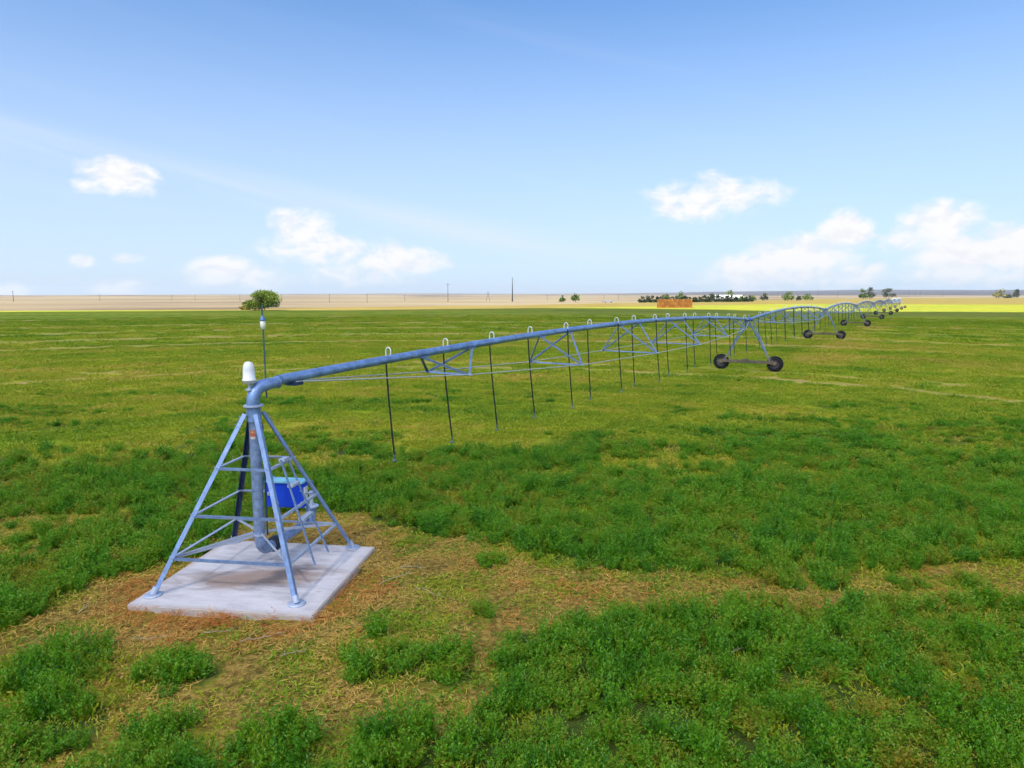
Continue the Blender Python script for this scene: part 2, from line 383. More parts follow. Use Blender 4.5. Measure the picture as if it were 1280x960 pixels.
# ------------------------------------------------------------------ ground sheet
def build_ground():
    rad = [0.0]; r = 2.5
    while r < 13000: rad.append(r); r *= 1.022 if r < 60 else (1.03 if r < 600 else 1.018)
    rad = np.array(rad[1:]); fine = np.linspace(-R(50), R(50), 420); coarse = np.linspace(R(50), R(310), 60)[1:-1]
    az = np.concatenate([fine, coarse]); na = len(az); nr = len(rad)
    A, RR = np.meshgrid(az, rad); x = (RR*np.sin(A)).ravel(); y = (RR*np.cos(A)).ravel(); z = rolling(x, y)
    z = z+(fbm(x*1.3, y*1.3, 81)-0.5)*0.10*sstep(80, 20, np.hypot(x, y))
    inpad = np.hypot(x-PADC.x, y-PADC.y) < 2.0
    z = np.where(inpad, BASEZ-0.06, z)
    vs = np.stack([x, y, z], -1).tolist()+[[0, 0, float(z[:na].mean())]]
    fs = []
    for i in range(nr-1):
        for k in range(na):
            k2 = (k+1) % na; fs.append((i*na+k, (i+1)*na+k, (i+1)*na+k2, i*na+k2))
    c = nr*na
    for k in range(na): fs.append((c, k, (k+1) % na))
    me = bpy.data.meshes.new('ground'); me.from_pydata(vs, [], fs); me.update()
    me.polygons.foreach_set('use_smooth', [True]*len(fs))
    lush, dry, tint, track = fields(x, y)
    angf = np.arctan2(x, y); rf = np.hypot(x, y)
    fe = np.interp(angf, *FIELD_END); ye = np.interp(angf, *YEL)
    far_dark = sstep(3000, 6000, rf)*(0.25+0.75*sstep(0.08, 0.32, angf))  # ground colour darkens towards the far hills, most on the right
    prairie = sstep(0.97, 1.03, rf/fe); ripe = np.maximum(sstep(0.94, 1.06, rf/ye), 0.33*sstep(195, 225, rf)*sstep(-.1, .15, angf))
    for nm, arr in (('lush', lush), ('dry', dry), ('tint', tint), ('track', track), ('prairie', prairie), ('ripe', ripe), ('far_dark', far_dark)):
        at = me.attributes.new(nm, 'FLOAT', 'POINT'); at.data.foreach_set('value', np.append(arr, 0.0).astype(np.float32))
    o = bpy.data.objects.new('ground', me); COL.objects.link(o); o['kind'] = 'structure'
    m, nt, b = new_mat('ground_soil_and_crop')
    tc = nt.node('ShaderNodeTexCoord').outputs['Object']
    A_ = lambda n: nt.attr(n).outputs['Fac']
    nf = nt.noise(tc, 9.0, 6, 0.7); nm = nt.noise(tc, 1.1, 5, 0.6); nb = nt.noise(nt.vmul(tc, (0.03, 0.09, 0.03)), 1.0, 6, 0.62)
    geo = nt.node('ShaderNodeNewGeometry').outputs['Position']
    d = nt.node('ShaderNodeVectorMath', operation='DISTANCE'); nt.put(d.inputs[0], geo); d.inputs[1].default_value = (PIV.x, PIV.y, 0)
    radial = nt.node('ShaderNodeCombineXYZ'); nt.put(radial.inputs[0], nt.m('MULTIPLY', d.outputs['Value'], 0.3))
    sp = nt.node('ShaderNodeSeparateXYZ'); nt.put(sp.inputs[0], geo); nt.put(radial.inputs[1], nt.m('MULTIPLY', nt.m('ARCTAN2', sp.outputs[0], sp.outputs[1]), 6.0))
    arc = nt.noise(radial.outputs[0], 1.0, 5, 0.6)
    tint_ = nt.m('ADD', A_('tint'), nt.m('ADD', nt.m('MULTIPLY', nt.m('SUBTRACT', nf, 0.5), 0.55), nt.m('MULTIPLY', nt.m('SUBTRACT', nm, 0.5), 0.45)), clamp=True)
    tint_ = nt.m('ADD', tint_, nt.m('MULTIPLY', nt.m('SUBTRACT', arc, 0.5), 0.5), clamp=True)
    crop = nt.ramp(tint_, [(0.0, (0.46, 0.34, 0.06)), (0.25, (0.37, 0.35, 0.020)), (0.55, (0.25, 0.31, 0.012)), (1.0, (0.10, 0.20, 0.009))])
    soil = nt.ramp(nf, [(0.28, (0.05, 0.033, 0.010)), (0.45, (0.16, 0.11, 0.022)), (0.58, (0.32, 0.215, 0.045)), (0.75, (0.44, 0.30, 0.09))])
    soil = nt.mix(nt.step(0.48, 0.7, nm), soil, nt.ramp(nf, [(0.3, (0.15, 0.15, 0.015)), (0.7, (0.32, 0.26, 0.03))]))
    under = nt.ramp(nf, [(0.3, (0.035, 0.065, 0.010)), (0.7, (0.085, 0.11, 0.02))])
    c = nt.mix(A_('lush'), crop, under)
    c = nt.mix(A_('dry'), c, soil)
    c = nt.mix(nt.m('MULTIPLY', A_('track'), 0.85), c, (0.42, 0.31, 0.11))
    ripec = nt.ramp(nt.m('ADD', nb, nt.m('MULTIPLY', nt.m('SUBTRACT', arc, 0.5), 0.6)), [(0.3, (0.17, 0.125, 0.022)), (0.5, (0.23, 0.175, 0.04)), (0.7, (0.27, 0.21, 0.075))])
    c = nt.mix(A_('ripe'), c, ripec)
    npz = nt.noise(nt.vmul(tc, (0.0011, 0.0019, 0.002)), 1.0, 6, 0.62)
    pra = nt.ramp(npz, [(0.38, (0.085, 0.062, 0.052)), (0.45, (0.225, 0.175, 0.108)), (0.55, (0.285, 0.228, 0.138)), (0.62, (0.15, 0.112, 0.078))])  # dark streaks: purple-brown ground, and distant cloud shadows painted into the colour
    pra = nt.mix(nt.m('MULTIPLY', A_('far_dark'), nt.m('ADD', 0.55, nt.m('MULTIPLY', npz, 0.6))), pra, (0.045, 0.042, 0.05))
    c = nt.mix(A_('prairie'), c, pra)
    nt.put(b.inputs['Base Color'], c); b.inputs['Roughness'].default_value = 0.95; b.inputs['Specular IOR Level'].default_value = 0.1
    bn = nt.node('ShaderNodeBump'); bn.inputs['Strength'].default_value = 0.6; bn.inputs['Distance'].default_value = 0.06
    nt.put(bn.inputs['Height'], nt.m('ADD', nf, nm)); nt.put(b.inputs['Normal'], bn.outputs[0])
    me.materials.append(m)
    return o
build_ground()

# ------------------------------------------------------------------ vegetation (ground cover, one object per kind)
def plant_mesh(name, mat, quads, leafvals):
    me = bpy.data.meshes.new(name); n = len(quads)
    vs = np.asarray(quads, np.float32).reshape(-1, 3)
    me.from_pydata(vs.tolist(), [], [tuple(range(4*i, 4*i+4)) for i in range(n)]); me.update()
    at = me.attributes.new('leaf', 'FLOAT', 'FACE'); at.data.foreach_set('value', np.asarray(leafvals, np.float32))
    me.materials.append(mat)
    return bpy.data.objects.new(name, me)

def leaf_quad(p, d, L, W, rnd):
    d = d/np.linalg.norm(d); s = np.cross(d, rnd); s = s/(np.linalg.norm(s)+1e-9)
    return [p, p+d*L*0.5+s*W*0.5, p+d*L, p+d*L*0.5-s*W*0.5]

def make_alfalfa(i, rg, yel=0.0, rad=0.21, hh=0.37, stems=34, leaves=20):
    q = []; lv = []
    for s in range(stems):
        a = rg.uniform(0, 2*math.pi); r0 = rad*0.55*math.sqrt(rg.uniform()); lean = rg.uniform(0.15, 0.75)*(r0/(rad*0.55))+rg.uniform(0, .15)
        b = np.array([r0*math.cos(a), r0*math.sin(a), 0]); hgt = hh*rg.uniform(0.55, 1.08)*(1-0.25*r0/rad)
        a2 = a+rg.normal(0, .4); out = np.array([math.cos(a2), math.sin(a2), 0]); sv = rg.uniform(0.02, 0.98)
        for k in range(leaves):
            t = (k+rg.uniform())/leaves; t = t**0.8
            p = b+np.array([0, 0, hgt*t])+out*lean*hgt*t*t*0.8
            ph = k*2.4+rg.uniform(0, 1); up = rg.uniform(0.35, 1.3)
            d = np.array([math.cos(ph), math.sin(ph), up])
            L = rg.uniform(0.034, 0.066)*(1.15-0.5*t); q.append(leaf_quad(p, d, L, L*0.42, rg.normal(size=3))); lv.append(np.clip(sv-yel+rg.normal(0, .18), -0.4, 1))
    return plant_mesh('alfalfa_sprig', M['alfalfa'], q, lv)

def make_grass(i, rg, rad=0.42, n=150, hh=0.13):
    q = []; lv = []
    for s in range(n):
        a = rg.uniform(0, 2*math.pi); r = rad*math.sqrt(rg.uniform()); p = np.array([r*math.cos(a), r*math.sin(a), -0.01])
        a2 = rg.uniform(0, 2*math.pi); d = np.array([math.cos(a2)*.65, math.sin(a2)*.65, rg.uniform(0.35, 1.2)])
        L = hh*rg.uniform(0.45, 1.25); W = rg.uniform(0.010, 0.024); v = np.clip(rg.normal(0.5, .3), 0, 1)
        q.append(leaf_quad(p, d, L, W, rg.normal(size=3))); lv.append(v)
        if rg.uniform() < 0.6:
            d2 = d+rg.normal(0, .5, 3); d2[2] = abs(d2[2])*.6; q.append(leaf_quad(p+d/np.linalg.norm(d)*L*.6, d2, L*.5, W*1.6, rg.normal(size=3))); lv.append(v)
    return plant_mesh('grass_tuft', M['grass'], q, lv)

def make_straw(i, rg, rad=0.30, n=85):
    q = []; lv = []
    for s in range(n):
        a = rg.uniform(0, 2*math.pi); r = rad*math.sqrt(rg.uniform()); p = np.array([r*math.cos(a), r*math.sin(a), rg.uniform(0.0, 0.05)])
        a2 = rg.uniform(0, 2*math.pi); d = np.array([math.cos(a2), math.sin(a2), rg.normal(0.05, .25)])
        L = rg.uniform(0.05, 0.17); q.append(leaf_quad(p, d, L, rg.uniform(.006, .014), np.array([rg.normal()*.3, rg.normal()*.3, 1]))); lv.append(rg.uniform())
    return plant_mesh('straw_wisp', M['straw'], q, lv)

def scatter(name, protos, pts, label_kind='stuff', label=None, cat=None):
    """pts: x,y,z,rot,sx,sz,tint ; instances of the prototypes on the points through geometry nodes"""
    pts = np.asarray(pts, np.float32); n = len(pts)
    coll = bpy.data.collections.new(name+'_kinds')
    for p in protos: coll.objects.link(p)
    me = bpy.data.meshes.new(name); me.from_pydata(pts[:, :3].tolist(), [], [])
    for nm, typ, arr in (('rot', 'FLOAT_VECTOR', np.stack([pts[:, 7], pts[:, 8], pts[:, 3]], -1)), ('scl', 'FLOAT_VECTOR', np.stack([pts[:, 4], pts[:, 4], pts[:, 5]], -1))):
        a = me.attributes.new(nm, typ, 'POINT'); a.data.foreach_set('vector', arr.ravel().astype(np.float32))
    a = me.attributes.new('tint', 'FLOAT', 'POINT'); a.data.foreach_set('value', pts[:, 6])
    a = me.attributes.new('idx', 'INT', 'POINT'); a.data.foreach_set('value', RNG.integers(0, len(protos), n).astype(np.int32))
    o = bpy.data.objects.new(name, me); COL.objects.link(o)
    ng = bpy.data.node_groups.new(name+'_scatter', 'GeometryNodeTree')
    ng.interface.new_socket('Geometry', in_out='INPUT', socket_type='NodeSocketGeometry')
    ng.interface.new_socket('Geometry', in_out='OUTPUT', socket_type='NodeSocketGeometry')
    N = ng.nodes; L = ng.links
    gi = N.new('NodeGroupInput'); go = N.new('NodeGroupOutput')
    ci = N.new('GeometryNodeCollectionInfo'); ci.inputs['Collection'].default_value = coll; ci.inputs['Separate Children'].default_value = True; ci.inputs['Reset Children'].default_value = True
    ip = N.new('GeometryNodeInstanceOnPoints'); ip.inputs['Pick Instance'].default_value = True
    def na(nm, t):
        k = N.new('GeometryNodeInputNamedAttribute'); k.data_type = t; k.inputs['Name'].default_value = nm; return k.outputs[0]
    er = N.new('FunctionNodeEulerToRotation'); L.new(na('rot', 'FLOAT_VECTOR'), er.inputs[0])
    L.new(gi.outputs[0], ip.inputs['Points']); L.new(ci.outputs[0], ip.inputs['Instance'])
    L.new(na('idx', 'INT'), ip.inputs['Instance Index']); L.new(er.outputs[0], ip.inputs['Rotation']); L.new(na('scl', 'FLOAT_VECTOR'), ip.inputs['Scale'])
    L.new(ip.outputs[0], go.inputs[0])
    md = o.modifiers.new('scatter', 'NODES'); md.node_group = ng
    tag(o, label, cat, None, 'stuff')
    return o

def gz(x, y):
    return rolling(x, y)+(fbm(x*1.3, y*1.3, 81)-0.5)*0.10*sstep(80, 20, np.hypot(x, y))
def off_pad(x, y, mgn=0.0):
    c, s = math.cos(-YAW), math.sin(-YAW); dx = x-PADC.x; dy = y-PADC.y
    u = dx*c-dy*s; v = dx*s+dy*c
    return (np.abs(u) > 1.71+mgn) | (np.abs(v) > 1.63+mgn)
def rand_fan(n, r0, r1, half=46):
    """random points of even density in a sector before the viewer"""
    a = RNG.uniform(-R(half), R(half), n); r = np.sqrt(RNG.uniform(r0*r0, r1*r1, n)); return r*np.sin(a), r*np.cos(a)
def pack(x, y, sx, sz, tint, tilt=0.12):
    n = len(x); return np.stack([x, y, gz(x, y), RNG.uniform(0, 2*math.pi, n), sx, sz, tint, RNG.normal(0, tilt, n), RNG.normal(0, tilt, n)], -1)

def vegetation():
    rg = np.random.default_rng(11)
    # alfalfa
    P = []
    for r0, r1, dens, sc in ((2.0, 14, 17, 1.0), (14, 24, 16, 1.05), (24, 50, 5.0, 1.3)):
        hf = 84 if r1 <= 24 else 54; n = int(dens*R(hf)*(r1*r1-r0*r0)); x, y = rand_fan(n, r0, r1, hf)
        lush, dry, tint, tr = fields(x, y); k = (RNG.uniform(size=n) < lush**1.2) & off_pad(x, y, 0.12); x = x[k]; y = y[k]; lush = lush[k]; tint = tint[k]
        n = len(x); s = sc*RNG.uniform(0.7, 1.25, n)
        patch = fbm(x*1.4, y*1.4, 91); hz = (0.50+0.5*lush)*RNG.uniform(0.65, 1.2, n)*(0.5+1.0*patch)*np.where(y > 24, 0.55, 1.0)
        P.append(pack(x, y, s, s*hz/np.sqrt(sc), np.clip(tint*0.32+0.43+(patch-.5)*.9+RNG.normal(0, .15, n), 0, 1)))
    scatter('alfalfa', [make_alfalfa(i, rg) for i in range(8)]+[make_alfalfa(6, rg, 0.4, stems=22, leaves=14), make_alfalfa(7, rg, 0.2, rad=0.17, hh=0.50, stems=14, leaves=22), make_alfalfa(8, rg, -0.2, rad=0.27, hh=0.26, stems=44, leaves=12)], np.concatenate(P), label='deep green leafy alfalfa standing in dense low clumps', cat='alfalfa')
    # short forage grass
    P = []
    for r0, r1, dens, sc in ((2.0, 22, 5.0, 1.0), (22, 45, 5.0, 1.1), (45, 90, 1.9, 1.65), (90, 190, 0.34, 3.0)):
        hf = 84 if r1 <= 24 else 54; n = int(dens*R(hf)*(r1*r1-r0*r0)); x, y = rand_fan(n, r0, r1, hf)
        lush, dry, tint, tr = fields(x, y)
        p = (1-0.25*dry*sstep(2.5, 4.0, np.hypot(x-PADC.x, y-PADC.y))-0.6*dry*sstep(4.0, 2.5, np.hypot(x-PADC.x, y-PADC.y)))*(1-0.4*lush)*(1-tr)**2
        k = (RNG.uniform(size=n) < p) & off_pad(x, y, 0.3); x = x[k]; y = y[k]; dry = dry[k]; tint = tint[k]; tr = tr[k]
        n = len(x); s = sc*RNG.uniform(0.75, 1.25, n)
        hz = RNG.uniform(0.6, 1.25, n)*(1-0.55*dry)*(1-0.5*tr)/sc**0.45
        P.append(pack(x, y, s, s*hz, np.clip(tint+0.14*dry+RNG.normal(0, .12+.18*dry, n), 0, 1), 0.05))
    scatter('grass', [make_grass(i, rg) for i in range(7)], np.concatenate(P), label='short olive green forage grass covering the field', cat='grass')
    # straw litter on the bare ground
    n = int(15*R(92)/2*(21**2-5**2)); x, y = rand_fan(n, 5, 21)
    lush, dry, tint, tr = fields(x, y); dp = np.hypot(x-PADC.x, y-PADC.y)
    k = (RNG.uniform(size=n) < dry*(0.15+0.5*sstep(0.42, 0.6, fbm(x*1.1, y*1.1, 95))+0.8*sstep(3.6, 2.4, dp))) & off_pad(x, y, -0.02); x = x[k]; y = y[k]; dp = dp[k]; n = len(x)
    front = np.maximum(sstep(3.1, 2.2, dp)*sstep(0.8, -0.6, (y-PADC.y)), 0.8*sstep(-2, 0, x)*sstep(0.3, 0.7, fbm(x, y, 96)))
    s = RNG.uniform(0.7, 1.2, n)
    scatter('straw_litter', [make_straw(i, rg) for i in range(6)], pack(x, y, s, s, np.clip(0.62-0.5*front+RNG.normal(0, .16, n), 0, 1), 0.08), label='dry tan straw strewn on the bare ground by the pad', cat='straw')
vegetation()

# ------------------------------------------------------------------ concrete pad
def concrete_pad():
    o = MB().box((0, 0, -0.11), (3.43, 3.27, 0.22)).build('concrete_pad', M['concrete'], None, 0.018)
    o.location = PADC; o.rotation_euler = (0, 0, YAW)
    tag(o, 'pale square concrete slab with a rusty stain under the pyramid frame', 'concrete slab')
concrete_pad()

# ------------------------------------------------------------------ pivot tower
def bolt_dots(mb, a, b, out, ts, r=0.014):
    a = Vector(a); b = Vector(b); d = (b-a).normalized(); o = Vector(out); o = (o-d*o.dot(d)).normalized()
    for t in ts:
        p = a+(b-a)*t+o*0.05; mb.tube([p, p+o*0.012], r, 6)

def pivot_tower():
    c0 = Vector((-4.98, 12.98, 0))
    t = empty('pivot_tower', c0, YAW)
    tag(t, 'blue galvanised pyramid pivot tower standing on the concrete slab', 'irrigation pivot')
    hw = 1.37; ztop = 3.16; rt = 0.13
    foot = {}; top = {}
    for sx in (-1, 1):
        for sy in (-1, 1):
            foot[sx, sy] = Vector((sx*hw, sy*hw, 0.03)); top[sx, sy] = Vector((sx*rt, sy*rt, ztop))
    def on(k, z):
        a, b = foot[k], top[k]; return a+(b-a)*((z-a.z)/(b.z-a.z))
    for k in foot:
        mb = MB(); mb.angle(foot[k], top[k], 0.085, 0.010, (k[0], k[1], 0.3)); lg = None
        bolt_dots(mb, foot[k], top[k], (k[0], k[1]*0.1, 0.2), (0.93, 0.955, 0.975, 0.5, 0.51))
        lg = mb.build('leg', M['galv'] if k != (-1, 1) else M['galv_dark'], t)  # far left leg: its shade is put into a darker steel colour
        MB().lathe([(0.001, 0.0), (0.155, 0.0), (0.155, 0.02), (0.10, 0.024), (0.001, 0.024)], 20, None, (foot[k].x, foot[k].y, 0.001)).build('base_plate', M['galv_light'], lg)
        mb = MB(); mb.tube([foot[k]+Vector((0, 0, -0.005)), foot[k]+(top[k]-foot[k])*0.035], 0.062, 10); mb.build('foot_sleeve', M['galv_light'], lg)
    F_, B_ = -1, 1
    levels = (0.62, 1.35, 2.18)
    faces = [((-1, -1), (1, -1)), ((1, -1), (1, 1)), ((1, 1), (-1, 1)), ((-1, 1), (-1, -1))]
    for z in levels:
        for a, b in faces:
            pa, pb = on(a, z), on(b, z); n = Vector(((a[0]+b[0])/2, (a[1]+b[1])/2, 0.25))
            dv = (pb-pa).normalized()*0.03; mb = MB(); mb.angle(pa-dv, pb+dv, 0.048, 0.006, n+Vector((0, 0, 0.9)))
            bolt_dots(mb, pa, pb, n, (0.02, 0.98, 0.35, 0.7), 0.009)
            mb.build('crossbar', M['galv_light'] if n.y > -0.5 or z > 5 else M['galv'], t)  # paler side and back bars: light from above painted into their colour
    # struts from the legs in to the riser
    for k, dz in (((-1, -1), 0.17), ((-1, -1), 0.10), ((-1, 1), 0.15), ((1, -1), 0.15), ((1, 1), 0.15)):
        p = on(k, 0.62); MB().flat(p, (k[0]*0.09, k[1]*0.09, 0.62+dz), 0.055, 0.008, (0, 0, 1)).build('strut', M['galv_light'], t)
    # riser pipe, with its bottom bend into the inlet pipe that runs back to the right
    zc = 0.36
    ang = R(5); dirv = Vector((math.sin(ang), math.cos(ang), 0))
    path = [(0, 0, 3.2), (0, 0, 1.9), (0, 0, zc+0.32)]
    for i in range(1, 9):
        a = i/8*math.pi/2; path.append(Vector((0, 0, zc+0.28))+Vector((0, 0, -0.28*math.sin(a)))+dirv*0.28*(1-math.cos(a)))
    path.append(Vector((0, 0, zc))+dirv*0.42)
    rp = MB().tube(path, 0.105, 18).build('riser_pipe', M['galv_old'], t)
    MB().tube([(0, 0, 0.72), (0, 0, 0.75)], 0.125, 18).build('weld_collar', M['galv_light'], rp)
    mb = MB(); pts = []
    for j, zz in enumerate((2.66, 2.84)):
        for i in range(7):
            a = -R(112)+i*R(9); pts.append((0.1065*math.cos(a), 0.1065*math.sin(a), zz))
    mb.add(pts, [(i, i+1, i+8, i+7) for i in range(6)], True); mb.build('warning_sticker', M['sticker'], rp)
    q0 = Vector((0, 0, zc))+dirv*0.38
    path = [q0, q0+dirv*1.45]
    e = q0+dirv*1.45
    for i in range(1, 8):
        a = i/7*math.pi/2; path.append(e+dirv*0.22*math.sin(a)+Vector((0, 0, 0.22*(1-math.cos(a)))))
    path.append(e+dirv*0.22+Vector((0, 0, 0.30)))
    ip = MB().tube(path, 0.098, 18).build('inlet_pipe', M['galv_old'], t)
    MB().tube([q0+dirv*0.02, q0+dirv*0.05, q0+dirv*0.20, q0+dirv*0.23], [0.13, 0.155, 0.155, 0.13], 20).build('rubber_coupling', M['coupling'], ip)
    tp = e+dirv*0.22+Vector((0, 0, 0.30))
    MB().tube([tp, tp+Vector((0, 0, 0.03))], 0.155, 20).build('flange', M['galv_light'], ip)
    MB().tube([tp, tp+Vector((0, 0, 0.36))], 0.045, 10).build('standpipe', M['galv_light'], ip)
    # control panel on the back crossbars
    pc = Vector((0.17, 0.90, 1.30)); mb = MB().box(pc, (0.80, 0.26, 0.52))
    cp = mb.build('control_panel', M['bluebox'], t, 0.012)
    MB().box(pc+Vector((0, -0.015, 0.285)), (0.84, 0.32, 0.045)).build('panel_hood', M['cyan'], cp, 0.008)
    mb = MB(); mb.box(pc+Vector((0, -0.136, -0.02)), (0.70, 0.012, 0.40)); mb.build('panel_door', M['bluebox'], cp, 0.004)
    MB().tube([pc+Vector((-0.33, -0.14, 0.0)), pc+Vector((-0.33, -0.18, 0.0)), pc+Vector((-0.33, -0.18, 0.07))], 0.016, 8).build('handle', M['white'], cp)
    MB().box(pc+Vector((0.412, -0.02, 0.02)), (0.02, 0.16, 0.30)).build('switch_box', M['white'], cp, 0.006)
    for dx in (-0.36, 0.36):
        MB().flat((pc.x+dx, pc.y+0.14, 0.66), (pc.x+dx, pc.y+0.14, 1.62), 0.05, 0.02, (1, 0, 0)).build('panel_bracket', M['galv'], t)
    for dz in (-0.16, 0.14):
        MB().tube([pc+Vector((0.36, -0.143, dz-0.04)), pc+Vector((0.36, -0.143, dz+0.04))], 0.012, 8).build('hinge', M['galv_light'], cp)
    MB().tube([pc+Vector((-0.2, 0.0, -0.25)), pc+Vector((-0.2, 0.0, -0.75)), pc+Vector((-0.2, 0.02, -1.28))], 0.022, 8).build('conduit', M['galv_old'], t)
    # conduit up the riser
    MB().tube([(0.14, 0.05, 0.7), (0.14, 0.05, 2.9), (0.06, 0.02, 3.12)], 0.017, 8).build('conduit', M['galv_dark'], t)
    # ladder on the right-hand face
    def face(u, z, off=0.0):
        a = on((1, -1), z); b = on((1, 1), z); return a+(b-a)*u+Vector((off, 0, off*0.3))
    lad = None
    for i, (u, u2) in enumerate(((0.36, 0.30), (0.62, 0.56))):
        p0 = face(u2, 0.34, 0.10); p1 = face(u, 2.26, 0.09)
        mb = MB().flat(p0, p1, 0.045, 0.02, (0, 1, 0))
        if lad is None: lad = mb.build('ladder', M['galv'], t); a0, a1 = p0, p1
        else:
            mb.build('ladder_rail', M['galv'], lad)
            for zf in (0.42, 0.74, 0.99):
                l = a0+(a1-a0)*zf; r_ = p0+(p1-p0)*zf; d = (r_-l)
                MB().box((l+r_)/2, (0.12, d.length*0.9, 0.055), Matrix.Rotation(math.atan2(-d.x, d.y), 3, 'Z')).build('ladder_step', M['galv_light'], lad, 0.004)
    # ring, swivel elbow and dome
    MB().tube([(0, 0, 3.00), (0, 0, 3.30)], 0.135, 20).build('top_collar', M['galv_pipe'], t)
    MB().tube([(0, 0, 3.285), (0, 0, 3.315)], 0.185, 24).build('swivel_ring', M['galv_light'], t)
    la = Vector((math.cos(RZ-YAW), math.sin(RZ-YAW), 0))
    path = [Vector((0, 0, 3.30)), Vector((0, 0, 3.38))]
    for i in range(1, 10):
        a = i/9*(math.pi/2-0.09); path.append(Vector((0, 0, 3.38))+la*0.29*(1-math.cos(a))+Vector((0, 0, 0.29*math.sin(a))))
    path.append(path[-1]+la*0.32+Vector((0, 0, 0.028)))
    el = MB().tube(path, [0.122]*(len(path)-1)+[0.105], 20).build('swivel_elbow', M['galv_pipe'], t)
    MB().tube([path[-1]+la*-0.02, path[-1]+la*0.02], 0.125, 20).build('flange', M['galv_pipe'], el)
    db = Vector((-0.05, -0.02, 0)); dz = 3.74
    ds = MB().tube([db+Vector((0, 0, 3.5)), db+Vector((0, 0, dz+0.10))], 0.028, 10)
    ds.tube([db+Vector((0, 0, 3.60)), db+Vector((0, 0, 3.625))], 0.085, 14)
    dm = ds.build('antenna_stem', M['galv_light'], t)
    MB().lathe([(0.001, dz), (0.112, dz), (0.115, dz+0.04), (0.128, dz+0.045), (0.128, dz+0.075), (0.112, dz+0.08), (0.106, dz+0.26), (0.101, dz+0.31), (0.088, dz+0.36), (0.066, dz+0.395), (0.034, dz+0.41), (0.001, dz+0.415)], 24, None, db).build('antenna_dome', M['white'], dm)
    # beacon light pole on the start of the pipe
    bp = la*0.42+Vector((-la.y, la.x, 0))*0.13
    bq = Vector((bp.x, bp.y, 3.50)); tip = bq+Vector((-0.02, 0.02, 1.72))
    pl = MB().tube([bq+Vector((0, 0, -0.12)), bq, bq+(tip-bq)*0.5, tip], 0.0165, 8).build('beacon_pole', M['antpole'], t)
    l0 = bq+(tip-bq)*0.72
    MB().lathe([(0.012, 0), (0.040, 0.01), (0.050, 0.07), (0.052, 0.17), (0.012, 0.18)], 14, None, l0).build('beacon_globe', M['globe'], pl)
    MB().lathe([(0.012, 0.175), (0.060, 0.175), (0.056, 0.20), (0.036, 0.23), (0.024, 0.27), (0.012, 0.28)], 14, None, l0).build('beacon_cap', M['lampcap'], pl)
    return t
pivot_tower()

